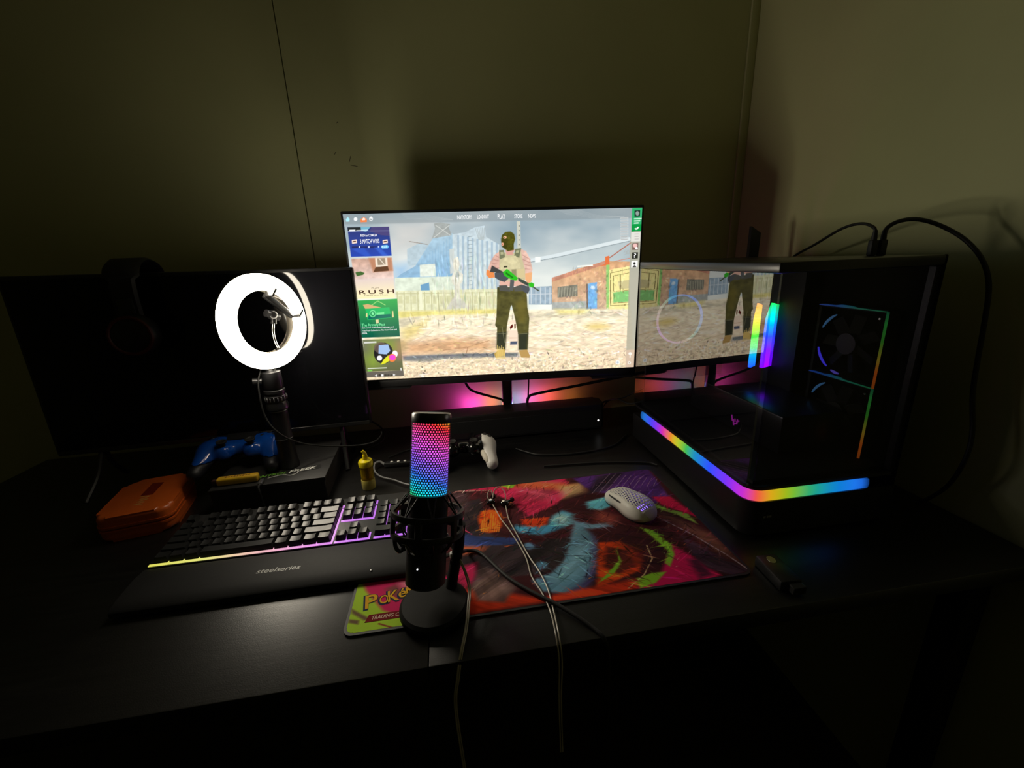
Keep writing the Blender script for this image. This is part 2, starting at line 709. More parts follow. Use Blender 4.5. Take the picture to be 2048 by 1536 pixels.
# ================================================================== DESK
WOOD = desk_mat()
DF, DB, DL, DR = 0.428, 1.279, -1.15, 0.904
desk = thing('desk', 'long black wood-grain computer desk against the olive wall', 'desk', (0, 0, 0))
SEAM = -0.061
for x0, x1 in ((DL, SEAM), (SEAM, DR)):
    b = B(); box(b, (0, 0, 0), (x1 - x0 - 0.0008, DB - DF, 0.028), 0.0015, 2)
    new('desktop_board', b, WOOD, desk, ((x0 + x1) / 2, (DF + DB) / 2, T - 0.014))
for x in (DL + 0.05, SEAM, DR - 0.05):
    for y in (DF + 0.06, DB - 0.06):
        b = B(); box(b, (0, 0, 0), (0.045, 0.045, T - 0.028), 0.004, 2)
        new('leg', b, MATTE, desk, (x, y, (T - 0.028) / 2))
b = B(); box(b, (0, 0, 0), (DR - DL - 0.15, 0.02, 0.06), 0.002, 1)
new('back_rail', b, MATTE, desk, ((DL + DR) / 2, DB - 0.06, T - 0.06))

# ================================================================== MONITOR
mon = thing('monitor', 'large black-framed monitor showing a game menu with a masked soldier', 'monitor', (0.1265, 1.080, T), (0, rad(0.65), rad(-4)))
SW, SH, SZ = 0.714, 0.401, 0.4005
b = B(); box(b, (0, 0.011, SZ), (SW + 0.012, 0.018, SH + 0.014), 0.003, 2)
box(b, (0, 0.011, SZ - SH / 2 - 0.012), (SW + 0.012, 0.018, 0.020), 0.003, 2)
new('bezel', b, BLACK, mon)
b = B(); box(b, (0, 0.034, SZ + 0.01), (0.64, 0.032, 0.33), 0.012, 3)
new('rear_housing', b, MATTE, mon)
for sx in (-1, 1):
    o = [(-0.06 * sx, 0), (0.064 * sx, 0), (0.060 * sx, -0.008), (-0.052 * sx, -0.008)]
    b = B(); prism(b, o if sx < 0 else o[::-1], -0.006, 0.006, Matrix.Rotation(rad(90), 4, 'X'))
    new('lower_lip', b, BLACK, mon, (sx * 0.297, 0.012, SZ - SH / 2 - 0.021))
b = B(); box(b, (0.018, 0.060, 0.33), (0.09, 0.04, 0.09), 0.006, 2)
new('mount_plate', b, BLACK, mon)
b = B(); box(b, (0.018, 0.112, 0.20), (0.030, 0.020, 0.40), 0.006, 2)
box(b, (0.018, 0.093, 0.33), (0.04, 0.04, 0.05), 0.004, 2)
new('post', b, SATIN, mon)
b = B(); box(b, (0.018, 0.112, 0.007), (0.075, 0.03, 0.012), 0.003, 2)
new('desk_clamp', b, SATIN, mon)

# the picture on the screen, painted in the frame of the screen's four corners
CH_ = homography([(52, 105), (1975, 62), (1920, 1083), (197, 1175)], [(0, 0), (1, 0), (1, 1), (0, 1)])
NX, NY = 720, 404
cv = Canvas(NX, NY, CH_)
tv_ = cv.v[..., None]
cv.c[:] = np.array([178, 188, 192]) / 255 * (1 - tv_) + np.array([240, 238, 222]) / 255 * tv_
sky_m = np.clip((tv_ - 0.1) / 0.45, 0, 1)
cv.c[:] = np.array([168, 182, 188]) / 255 * (1 - sky_m) + np.array([236, 240, 232]) / 255 * sky_m
cl = vnoise(NY, NX, 6, 5, 3, 4)[..., None]
cv.c[:] = cv.c + (cl - 0.5) * np.array([0.34, 0.26, 0.20])
cv.poly([(360, 440), (480, 420), (500, 520), (390, 520)], (150, 190, 225), 0.8, 0.03)
cv.poly([(360, 160), (640, 150), (620, 260), (470, 330), (360, 330)], (215, 208, 200), 0.55, 0.04)
cv.poly([(1000, 160), (1300, 150), (1300, 330), (1050, 300)], (135, 158, 172), 0.55, 0.05)
# works and silos
fine = 0.92 + 0.16 * vnoise(NY, NX, 60, 90, 5, 2)
cv.poly([(468, 330), (560, 285), (600, 300), (610, 420), (470, 440)], (178, 198, 208), 0.9, 0, fine)
cv.line([(480, 280), (600, 300)], (150, 140, 130), 0.004)
cv.poly([(520, 440), (640, 250), (760, 228), (765, 522), (390, 522), (430, 490)], (170, 198, 214), 1, 0, fine, (138, 180, 212))
for k in range(11):
    cv.line([(560 + k * 18, 400 - k * 15), (562 + k * 18, 515)], (120, 165, 200), 0.002, 0.35)
cv.poly([(640, 165), (680, 158), (745, 168), (735, 190), (755, 240), (628, 262), (648, 195)], (160, 165, 162), 0.95, 0, fine)
cv.line([(650, 175), (745, 240)], (225, 228, 222), 0.003, 0.7)
cv.line([(740, 175), (640, 255)], (225, 228, 222), 0.003, 0.7)
cv.poly([(550, 432), (648, 424), (656, 505), (552, 508)], (226, 233, 220), 1, 0, fine)
cv.poly([(760, 235), (840, 222), (905, 188), (965, 178), (975, 250), (1060, 300), (1060, 645), (760, 645)], (196, 212, 220), 1, 0, fine, (214, 222, 214))
for k in range(9):
    x = 790 + k * 31
    cv.poly([(x, 240 + k * 6), (x + 13, 240 + k * 6), (x + 15, 620), (x + 2, 620)], (146, 172, 192), 0.62)
for k in range(14):
    cv.line([(858, 250 + k * 26), (888, 246 + k * 26)], (120, 135, 140), 0.004, 0.6)
for k in range(6):
    cv.line([(905 + k * 12, 190), (930 + k * 6, 270)], (150, 155, 150), 0.002, 0.6)
cv.poly([(1172, 150), (1195, 150), (1200, 350), (1178, 350)], (205, 205, 190), 0.95)
for k in range(6):
    cv.ell((1188, 180 + k * 30), 4, 4, (120, 120, 110))
cv.poly([(740, 330), (770, 325), (775, 480), (745, 490)], (205, 210, 205), 0.9)
cv.poly([(390, 515), (770, 505), (770, 625), (395, 640)], (220, 230, 210), 1, 0, fine)
cv.poly([(555, 560), (610, 545), (615, 605), (558, 610)], (110, 160, 195), 1)
cv.poly([(395, 600), (1060, 585), (1060, 735), (410, 740)], (226, 226, 188), 1, 0, fine)
for k in range(15):
    x = 405 + k * 44
    cv.line([(x, 605), (x + 4, 728)], (188, 186, 140), 0.0035, 0.8)
    cv.poly([(x + 8, 630), (x + 34, 629), (x + 36, 680), (x + 10, 681)], (206, 204, 158), 0.7)
cv.line([(395, 618), (1060, 608)], (196, 194, 150), 0.006, 0.8)
cv.poly([(545, 600), (565, 598), (570, 720), (552, 722)], (238, 238, 205), 1)
# monument
cv.poly([(765, 640), (810, 638), (872, 708), (718, 716)], (208, 205, 190), 1, 0, fine)
cv.poly([(770, 390), (795, 378), (806, 420), (800, 470), (828, 490), (830, 530), (808, 560), (808, 650), (772, 652), (774, 565), (755, 545), (756, 500), (772, 475), (764, 430)], (228, 224, 206), 1, 0, fine)
cv.ell((791, 495), 13, 18, (150, 160, 160), 0.7)
cv.line([(780, 400), (778, 740)], (170, 168, 150), 0.002, 0.7)
# right-hand yard building, gate and pipes
cv.line([(1250, 405), (1420, 372), (1900, 262)], (216, 226, 228), 0.022)
cv.line([(1250, 415), (1420, 384), (1900, 275)], (140, 152, 156), 0.004)
cv.poly([(1290, 380), (1325, 378), (1325, 412), (1290, 415)], (240, 244, 240), 1)
cv.line([(1765, 385), (1905, 285)], (176, 110, 92), 0.005)
cv.line([(1640, 440), (1900, 385)], (206, 130, 110), 0.004)
cv.poly([(1250, 575), (1400, 565), (1400, 685), (1250, 685)], (156, 176, 190), 1, 0, fine)
for k in range(5):
    cv.line([(1265 + k * 30, 575), (1265 + k * 30, 680)], (210, 218, 222), 0.003)
cv.line([(1250, 620), (1400, 615)], (205, 214, 220), 0.004)
brick = 0.84 + 0.32 * vnoise(NY, NX, 34, 60, 9, 3)
cv.poly([(1398, 520), (1560, 455), (1740, 405), (1895, 408), (1895, 716), (1398, 716)], (222, 172, 126), 1, 0, brick, (206, 176, 150))
cv.poly([(1398, 512), (1740, 402), (1742, 425), (1398, 540)], (202, 140, 116), 0.9, 0, brick)
cv.poly([(1398, 672), (1640, 660), (1640, 714), (1398, 716)], (176, 186, 184), 0.85, 0, brick)
cv.poly([(1434, 572), (1562, 556), (1562, 630), (1434, 640)], (128, 126, 112), 1, 0, brick)
for k in range(7):
    cv.line([(1445 + k * 18, 575), (1440 + k * 18, 636)], (176, 172, 150), 0.003, 0.8)
cv.poly([(1618, 550), (1628, 548), (1630, 712), (1620, 714)], (120, 106, 92), 1)
cv.poly([(1627, 548), (1686, 540), (1686, 710), (1629, 713)], (126, 182, 232), 1, 0, fine)
cv.ell((1660, 575), 16, 12, (225, 232, 238), 0.7)
cv.poly([(1738, 378), (1764, 370), (1766, 430), (1690, 440), (1738, 425)], (226, 116, 68), 1)
cv.poly([(1745, 430), (1766, 428), (1764, 716), (1746, 716)], (152, 202, 116), 1)
cv.poly([(1764, 462), (1895, 436), (1893, 716), (1762, 716)], (246, 232, 158), 1)
cv.poly([(1820, 535), (1893, 525), (1892, 580), (1830, 585)], (196, 186, 140), 0.8)
cv.poly([(1790, 606), (1892, 594), (1892, 664), (1790, 672)], (136, 200, 120), 1)
for p in ([(1772, 482), (1892, 455)], [(1772, 482), (1772, 690)], [(1772, 690), (1892, 685)], [(1790, 500), (1892, 480)], [(1790, 500), (1790, 600)], [(1790, 600), (1892, 590)], [(1835, 490), (1835, 600)], [(1790, 675), (1892, 668)]):
    cv.line(p, (116, 106, 60), 0.003)
cv.line([(1560, 440), (1660, 432)], (246, 246, 236), 0.008)
# ground
gr = 0.86 + 0.28 * vnoise(NY, NX, 90, 60, 12, 3)
gr2 = 0.74 + 0.5 * vnoise(NY, NX, 110, 150, 13, 2)
cv.poly([(190, 735), (1040, 722), (1900, 712), (1925, 1090), (190, 1180)], (250, 238, 208), 1, 0.006, gr, (242, 216, 182))
cv.poly([(390, 732), (1050, 715), (1050, 745), (640, 755), (420, 775)], (226, 214, 128), 0.95, 0.008, gr)
cv.poly([(430, 790), (620, 762), (1050, 745), (1050, 758), (640, 778), (440, 900)], (240, 228, 190), 1, 0.004, gr)
cv.poly([(410, 780), (560, 765), (430, 850)], (216, 206, 176), 1, 0.006, gr)
cv.poly([(430, 850), (600, 785), (560, 870), (450, 930)], (228, 206, 128), 0.8, 0.02, gr)
cv.poly([(1240, 735), (1890, 735), (1890, 760), (1240, 775)], (214, 204, 176), 0.8, 0.012, gr)
cv.poly([(1420, 715), (1640, 715), (1600, 742), (1440, 745)], (236, 222, 140), 0.85, 0.012, gr)
cv.ell((1690, 825), 70, 22, (230, 204, 120), 0.8, 0.02)
cv.poly([(440, 935), (760, 900), (1020, 915), (1030, 985), (460, 1010)], (206, 152, 106), 0.75, 0.03, gr)
cv.line([(700, 980), (860, 960), (1000, 915)], (150, 106, 74), 0.003, 0.7)
cv.line([(860, 960), (850, 1000)], (150, 106, 74), 0.003, 0.7)
cv.poly([(440, 1018), (840, 1000), (1180, 995), (1190, 1022), (900, 1030), (700, 1038), (600, 1058), (445, 1050)], (104, 110, 118), 0.92, 0.006, gr)
cv.poly([(445, 1062), (800, 1040), (1300, 1030), (1880, 1045), (1920, 1090), (190, 1180), (200, 1150)], (242, 220, 184), 0.9, 0.03, gr2)
cv.poly([(1290, 930), (1440, 915), (1460, 935), (1330, 955)], (250, 240, 214), 0.8, 0.006)
cv.line([(1700, 870), (1890, 885)], (184, 158, 122), 0.004, 0.6)
cv.line([(1250, 960), (1500, 1000), (1870, 1020)], (190, 164, 128), 0.003, 0.5)


cv.scumble(900, 0.05, 0.25, 0.03, 0.004, 0.16, 71, (0.2, 0.62, 0.97, 1.0), 1.78, 0.6)
cv.scumble(500, 0.6, 1.2, 0.012, 0.005, 0.3, 72, (0.12, 0.86, 0.97, 1.0), 1.78, 0.6)
cv.scumble(350, 1.57, 0.1, 0.03, 0.004, 0.12, 73, (0.27, 0.26, 0.53, 0.58), 1.78, 0.6)
cv.scumble(300, 1.4, 0.9, 0.015, 0.006, 0.16, 74, (0.74, 0.34, 0.97, 0.63), 1.78, 0.5)
cv.scumble(60, 1.57, 0.3, 0.03, 0.003, 0.35, 75, (0.18, 0.60, 0.55, 0.68), 1.78, 0.5)
# the masked figure standing in the yard
def F(pts):
    return [(942.5 + .6348 * x, 130 + .6348 * y) for x, y in pts]


cv.poly(F([(285, 1040), (372, 1028), (378, 1290), (290, 1292)]), (244, 220, 196), 0.95)
cv.poly(F([(285, 1070), (372, 1068), (373, 1135), (287, 1137)]), (252, 240, 214))
cv.poly(F([(292, 1100), (320, 1072), (328, 1100), (300, 1128)]), (96, 20, 14))
cv.poly(F([(338, 1072), (352, 1070), (352, 1118), (340, 1120)]), (90, 40, 16))
cv.line(F([(290, 1213), (370, 1212)]), (190, 140, 110), 0.003)
cv.poly(F([(300, 1248), (370, 1246), (364, 1278), (296, 1280)]), (84, 92, 112))
cv.poly(F([(165, 700), (460, 695), (470, 900), (490, 1010), (485, 1100), (472, 1330), (384, 1332), (378, 1180), (345, 1010), (312, 880), (300, 900), (265, 1090), (245, 1332), (162, 1322), (165, 1110), (145, 1085), (158, 1000), (163, 850)]), (84, 80, 40), 1, 0, 0.8 + 0.45 * vnoise(NY, NX, 50, 60, 21, 2))
cv.poly(F([(350, 860), (455, 800), (470, 950), (440, 1060), (380, 1040)]), (118, 106, 44), 0.6, 0.01)
cv.poly(F([(165, 1160), (262, 1150), (246, 1332), (162, 1322)]), (48, 52, 40), 0.85, 0.006)
cv.poly(F([(384, 1170), (476, 1160), (468, 1332), (384, 1332)]), (46, 50, 40), 0.85, 0.006)
cv.line(F([(385, 1172), (470, 1166)]), (150, 146, 110), 0.003, 0.8)
cv.line(F([(168, 1170), (255, 1166)]), (140, 138, 104), 0.003, 0.7)
cv.line(F([(215, 1100), (240, 1260)]), (170, 166, 126), 0.002, 0.6)
cv.poly(F([(384, 1338), (468, 1330), (496, 1388), (492, 1412), (408, 1410)]), (186, 150, 88))
cv.poly(F([(136, 1372), (180, 1335), (246, 1330), (246, 1386), (150, 1416)]), (190, 156, 78))
for k in range(9):
    cv.line(F([(160 + k * 11, 1420), (170 + k * 8, 1285 + (k * 37) % 60)]), (236, 204, 120), 0.003, 0.8)
cv.poly(F([(190, 335), (140, 370), (98, 440), (72, 515), (130, 560), (195, 505)]), (214, 172, 156), 1, 0, brick)
cv.poly(F([(392, 308), (455, 332), (498, 415), (522, 520), (505, 565), (445, 565), (405, 445)]), (220, 182, 166), 1, 0, brick)
for k in range(4):
    cv.line(F([(150 - k * 18, 380 + k * 40), (190, 400 + k * 34)]), (150, 92, 86), 0.003, 0.5)
    cv.line(F([(415 + k * 10, 370 + k * 48), (500, 420 + k * 32)]), (150, 92, 86), 0.003, 0.5)
cv.poly(F([(58, 518), (132, 552), (142, 600), (84, 608), (54, 572)]), (232, 140, 78))
cv.poly(F([(445, 560), (518, 548), (512, 640), (478, 668), (448, 620)]), (236, 176, 124))
cv.poly(F([(190, 320), (250, 350), (300, 365), (350, 345), (400, 310), (420, 420), (448, 530), (446, 650), (190, 665), (186, 480)]), (200, 190, 150))
cv.poly(F([(190, 640), (445, 630), (445, 690), (190, 690)]), (226, 178, 160))
cv.poly(F([(245, 325), (340, 318), (320, 372), (262, 376)]), (214, 160, 146))
cv.poly(F([(183, 325), (232, 322), (245, 395), (190, 418)]), (118, 122, 92))
cv.poly(F([(345, 312), (408, 303), (388, 402), (338, 384)]), (116, 120, 90))
cv.poly(F([(196, 345), (225, 342), (228, 368), (200, 372)]), (176, 176, 136))
cv.poly(F([(358, 328), (388, 324), (382, 352), (352, 352)]), (176, 176, 136))
cv.poly(F([(240, 402), (352, 380), (400, 470), (402, 510), (200, 520), (194, 472)]), (216, 206, 162), 1, 0, fine)
cv.poly(F([(230, 484), (268, 482), (268, 500), (230, 502)]), (64, 62, 46))
cv.poly(F([(310, 520), (358, 516), (360, 590), (314, 596)]), (150, 142, 106))
cv.poly(F([(366, 520), (440, 512), (444, 600), (372, 604)]), (212, 196, 148))
cv.poly(F([(183, 682), (262, 678), (300, 745), (190, 735)]), (84, 84, 78))
cv.poly(F([(330, 700), (410, 672), (490, 694), (488, 740), (340, 742)]), (88, 88, 82))
cv.poly(F([(212, 172), (248, 140), (300, 134), (336, 160), (346, 212), (332, 262), (334, 322), (272, 336), (242, 312), (216, 290), (204, 232), (207, 196)]), (82, 80, 20), 1, 0, 0.75 + 0.5 * vnoise(NY, NX, 120, 160, 31, 2))
cv.poly(F([(205, 205), (262, 180), (275, 300), (242, 312), (214, 288)]), (52, 50, 12), 0.6, 0.004)
cv.ell(F([(243, 195)])[0], 11, 9, (232, 178, 138))
cv.ell(F([(239, 197)])[0], 4, 3, (70, 40, 26))
cv.ell(F([(219, 263)])[0], 8, 10, (232, 172, 138))
cv.ell(F([(217, 266)])[0], 4, 3, (170, 80, 70))
# carbine
cv.poly(F([(112, 478), (226, 545), (222, 582), (152, 552), (92, 546)]), (66, 66, 64))
cv.poly(F([(138, 555), (222, 550), (286, 606), (240, 648), (190, 632), (142, 602)]), (74, 80, 86))
cv.poly(F([(402, 680), (468, 690), (494, 716), (476, 768), (430, 742)]), (80, 84, 90))
cv.poly(F([(298, 620), (338, 630), (328, 738), (288, 730)]), (90, 92, 92))
cv.poly(F([(222, 548), (248, 528), (262, 514), (282, 526), (345, 580), (376, 606), (356, 634), (300, 618), (240, 584)]), (46, 190, 34))
cv.poly(F([(255, 545), (330, 598), (318, 608), (250, 565)]), (24, 120, 20))
cv.poly(F([(374, 598), (484, 658), (484, 694), (380, 636)]), (64, 76, 66))
cv.poly(F([(482, 658), (512, 650), (538, 664), (536, 690), (520, 704), (488, 692)]), (50, 186, 36))
cv.line(F([(526, 695), (586, 736)]), (70, 76, 60), 0.006)
# menu bar and cards
cv.poly([(52, 105), (1975, 62), (1972, 128), (60, 172)], (132, 142, 146), 0.55, 0.004)
for k in range(5):
    cv.line([(430 + k * 9, 100 + k * 8), (560, 96 + k * 9), (640, 118 + k * 7), (760, 140)], (176, 184, 186), 0.002, 0.5)
    cv.line([(1440 + k * 12, 80 + k * 6), (1560, 74 + k * 9), (1680, 110 + k * 6), (1860, 118)], (176, 184, 186), 0.002, 0.5)
cv.poly([(72, 138), (85, 122), (97, 136), (95, 152), (75, 153)], (170, 232, 242))
cv.ell((135, 137), 12, 12, (240, 244, 244))
cv.poly([(166, 140), (188, 122), (208, 136), (208, 156), (168, 158)], (236, 128, 70))
cv.poly([(175, 138), (188, 126), (200, 136), (196, 143), (180, 144)], (246, 236, 226))
cv.ell((235, 135), 12, 13, (246, 248, 248)); cv.ell((235, 136), 7, 8, (140, 150, 152)); cv.line([(235, 120), (235, 136)], (250, 250, 250), 0.003)
cv.poly([(82, 190), (350, 185), (369, 373), (107, 381)], (34, 48, 112), 1, 0, None, (20, 64, 176))
cv.poly([(84, 190), (168, 188), (170, 212), (86, 214)], (16, 26, 30))
cv.poly([(168, 188), (232, 187), (205, 218), (172, 214)], (120, 190, 210), 0.9)
cv.poly([(240, 187), (350, 185), (353, 245), (300, 240), (225, 215)], (74, 64, 118), 0.9)
cv.line([(86, 216), (352, 211)], (170, 180, 214), 0.002)
cv.poly([(94, 205), (134, 204), (134, 215), (95, 216)], (240, 244, 248))
cv.line([(140, 210), (216, 207)], (235, 240, 245), 0.005, 0.8)
for x in (128, 327):
    cv.poly([(x - 17, 272), (x + 15, 268), (x + 17, 292), (x - 15, 295)], (250, 222, 206))
    cv.poly([(x - 10, 279), (x + 10, 277), (x + 9, 286), (x - 3, 284), (x - 9, 288)], (60, 20, 16))
for x in (112, 166, 228):
    cv.poly([(x, 313), (x + 46, 311), (x + 46, 322), (x, 324)], (12, 26, 92))
for x in (160, 222, 284):
    cv.ell((x, 316), 4, 7, (240, 244, 250))
cv.poly([(304, 306), (340, 303), (350, 313), (344, 325), (308, 327), (300, 317)], (110, 196, 246))
cv.poly([(110, 330), (190, 320), (235, 375), (200, 378)], (44, 92, 206), 0.6, 0.004)
cv.poly([(255, 318), (290, 316), (345, 372), (310, 374)], (60, 110, 220), 0.6, 0.004)
cv.poly([(108, 392), (372, 385), (384, 520), (128, 530)], (206, 166, 146), 1, 0, brick, (226, 200, 190))
cv.poly([(220, 388), (365, 385), (378, 470), (250, 480)], (186, 128, 96), 0.95, 0.004)
cv.poly([(262, 388), (340, 386), (344, 440), (266, 446)], (236, 220, 200)); cv.poly([(276, 390), (326, 388), (330, 430), (280, 434)], (156, 138, 116))
cv.poly([(266, 446), (344, 440), (352, 470), (252, 478)], (92, 54, 26))
cv.line([(290, 392), (322, 430)], (240, 228, 210), 0.003)
cv.poly([(135, 480), (170, 474), (195, 484), (185, 496), (145, 505)], (70, 106, 52))
cv.poly([(126, 525), (384, 515), (393, 646), (148, 652)], (226, 206, 200), 1, 0.004, None, (252, 240, 184))
cv.poly([(150, 662), (405, 650), (424, 892), (180, 902)], (58, 172, 82), 1, 0, None, (14, 92, 72))
cv.line([(235, 696), (280, 664), (330, 692)], (170, 226, 130), 0.003)
cv.poly([(185, 690), (215, 684), (300, 706), (290, 716), (200, 716)], (214, 176, 120))
cv.poly([(200, 715), (355, 704), (368, 772), (215, 788)], (40, 186, 100)); cv.poly([(222, 758), (362, 748), (366, 770), (217, 784)], (16, 110, 92))
cv.ell((248, 746), 21, 23, (130, 240, 160)); cv.ell((248, 746), 16, 18, (24, 140, 82))
cv.poly([(248 + (15 if i % 2 == 0 else 6) * math.sin(i * math.pi / 5), 746 - (16 if i % 2 == 0 else 7) * math.cos(i * math.pi / 5)) for i in range(10)], (140, 244, 170))
cv.poly([(272, 740), (322, 736), (322, 750), (272, 754)], (120, 230, 150))
cv.poly([(372, 730), (380, 728), (385, 768), (374, 770)], (226, 212, 150)); cv.poly([(205, 745), (214, 742), (214, 768), (204, 768)], (226, 212, 150))
cv.poly([(266, 785), (286, 783), (288, 808), (270, 810)], (222, 212, 160))
cv.poly([(184, 915), (425, 905), (446, 1110), (206, 1120)], (122, 126, 96), 1, 0.0, None, (96, 100, 66))
cv.ell((340, 960), 90, 45, (136, 160, 52), 0.8, 0.03); cv.ell((250, 1050), 60, 50, (146, 176, 60), 0.7, 0.03); cv.ell((420, 980), 25, 60, (190, 130, 110), 0.6, 0.02)
cv.ell((318, 1000), 62, 68, (34, 32, 32)); cv.ell((300, 965), 44, 36, (110, 92, 84), 0.8)
cv.poly([(288, 950), (348, 944), (362, 985), (338, 1008), (286, 1004)], (160, 190, 232))
cv.ell((293, 1032), 17, 17, (242, 242, 246)); cv.ell((392, 1005), 18, 22, (246, 240, 240)); cv.ell((374, 1030), 26, 26, (246, 130, 60)); cv.ell((376, 1028), 20, 18, (236, 70, 210))
cv.poly([(300, 1074), (320, 1040), (350, 1012), (356, 1050), (330, 1066)], (226, 226, 40))
cv.poly([(205, 1122), (447, 1110), (450, 1146), (209, 1157)], (104, 98, 88))
cv.line([(216, 1100), (340, 1094)], (236, 240, 230), 0.007, 0.85); cv.line([(216, 1114), (246, 1112)], (130, 226, 90), 0.007, 0.8)
cv.line([(192, 933), (272, 929)], (240, 240, 240), 0.010, 0.8)
cv.poly([(427, 1094), (434, 1094), (436, 1112), (429, 1112)], (240, 240, 240))
cv.poly([(262, 1144), (276, 1136), (276, 1152)], (244, 244, 244)); cv.poly([(396, 1139), (380, 1131), (382, 1147)], (244, 244, 244))
for k, x in enumerate((287, 304, 324, 343, 361)):
    cv.poly([(x, 1136), (x + 14, 1135), (x + 15, 1149), (x + 1, 1150)], (246, 246, 246) if k == 1 else (64, 60, 54))
cv.poly([(1908, 68), (1978, 60), (1924, 1086), (1868, 1088)], (172, 168, 148), 0.82)
cv.poly([(1910, 66), (1976, 62), (1968, 212), (1906, 216)], (44, 172, 104)); cv.poly([(1908, 170), (1970, 168), (1968, 212), (1906, 216)], (10, 150, 66))
cv.poly([(1926, 80), (1962, 78), (1960, 118), (1926, 120)], (26, 40, 36))
cv.ell((1944, 98), 12, 14, (190, 210, 200), 0.7)
for k in range(3):
    cv.line([(1922, 134 + k * 14), (1972 - k * 10, 132 + k * 14)], (226, 246, 232), 0.007, 0.85)
cv.line([(1930, 194), (1938, 202), (1950, 186)], (250, 252, 250), 0.006)
cv.poly([(1904, 220), (1964, 218), (1962, 278), (1902, 280)], (222, 220, 212))
for k in range(3):
    cv.line([(1926, 232 + k * 16), (1952, 231 + k * 16)], (160, 156, 152), 0.004, 0.7)
for k in range(9):
    cv.line([(1836, 130 + k * 17), (1886, 128 + k * 17)], (206, 208, 206), 0.010, 0.75)
    cv.line([(1840, 130 + k * 17), (1880, 129 + k * 17)], (150, 152, 152), 0.004, 0.5)
cv.poly([(1912, 290), (1950, 288), (1948, 332), (1910, 334)], (120, 92, 84)); cv.ell((1930, 305), 14, 13, (236, 190, 184)); cv.ell((1938, 322), 9, 8, (246, 246, 244))
cv.poly([(1910, 350), (1948, 348), (1946, 388), (1908, 390)], (40, 42, 34))
cv.poly([(1906, 404), (1946, 402), (1944, 444), (1904, 446)], (246, 246, 242)); cv.ell((1925, 420), 7, 9, (40, 40, 40)); cv.poly([(1914, 440), (1925, 430), (1936, 438), (1936, 444), (1914, 445)], (60, 60, 60))
cv.poly([(1872, 975), (1928, 972), (1924, 1084), (1868, 1086)], (216, 190, 166), 0.9)
cv.ell((1897, 998), 11, 9, (244, 240, 230)); cv.line([(1897, 1000), (1896, 1024)], (240, 236, 226), 0.004); cv.ell((1892, 1056), 10, 10, (240, 236, 226)); cv.ell((1892, 1056), 4, 4, (190, 170, 150))
cv.ell((1818, 1054), 15, 14, (246, 244, 236)); cv.ell((1818, 1054), 7, 7, (190, 200, 210))
cv.line([(1860, 350), (1862, 340), (1872, 340), (1872, 362), (1858, 364)], (170, 178, 178), 0.004); cv.line([(1878, 338), (1892, 337), (1892, 358), (1878, 360), (1878, 338)], (170, 178, 178), 0.004)
# keep the picture's colours in range
cv.c = np.clip(cv.c, 0, 1)
scr = cv.mesh('screen', SW, SH, True)
new('screen', scr, attr_mat('screen_picture', SCREEN_E), mon, (0, 0.0005, SZ), (rad(90), 0, 0), smooth=False)

SCRW = mat('screen_white', (0.02, 0.02, 0.02), 0.6, emit=(1, 1, 1), es=SCREEN_E)
SCRD = mat('screen_dark_ink', (0.02, 0.01, 0.01), 0.6, emit=s2l((60, 26, 14)), es=1.0)
SCRG = mat('screen_green', (0.02, 0.02, 0.02), 0.6, emit=s2l((130, 244, 170)), es=SCREEN_E)


def screen_text(s, x0, y0, x1, y1, m=SCRW, **k):
    P = cv.uv([(x0, (y0 + y1) / 2), (x1, (y0 + y1) / 2), ((x0 + x1) / 2, y0), ((x0 + x1) / 2, y1)])
    w_ = (P[1, 0] - P[0, 0]) * SW
    h_ = (P[3, 1] - P[2, 1]) * SH
    c = P[:2].mean(0)
    return new('screen_lettering', text_mesh(s, w_, h_, **k), m, mon, ((c[0] - 0.5) * SW, -0.0001, SZ + (0.5 - c[1]) * SH), (rad(90), 0, 0), smooth=False)


screen_text('INVENTORY', 790, 110, 883, 138)
screen_text('LOADOUT', 920, 108, 994, 133)
screen_text('PLAY', 1050, 104, 1098, 135)
screen_text('STORE', 1157, 104, 1209, 130)
screen_text('NEWS', 1247, 103, 1293, 128)
screen_text('3 MATCH WINS', 166, 265, 290, 293)
screen_text('RUSH or COMPLEX', 168, 234, 276, 249, bold=0.006)
screen_text('PLAY', 306, 310, 340, 321)
screen_text('PLAY', 240, 577, 290, 584, m=SCRD)
screen_text('RUSH', 160, 592, 386, 618, m=SCRD, bold=0.012, spacing=1.4)
screen_text('A new first person 3v3 mode', 192, 622, 346, 633, m=SCRD)
screen_text('The Armory Pass', 178, 808, 328, 832, m=SCRG, bold=0.006)
screen_text('Get access to the new Challenges and', 180, 830, 384, 841, bold=0.006)
screen_text('Toy Tech Collections, The Fever Case and', 182, 847, 404, 859, bold=0.006)
screen_text('more.', 184, 868, 214, 877, bold=0.006)
screen_text('?', 1921, 355, 1935, 383)

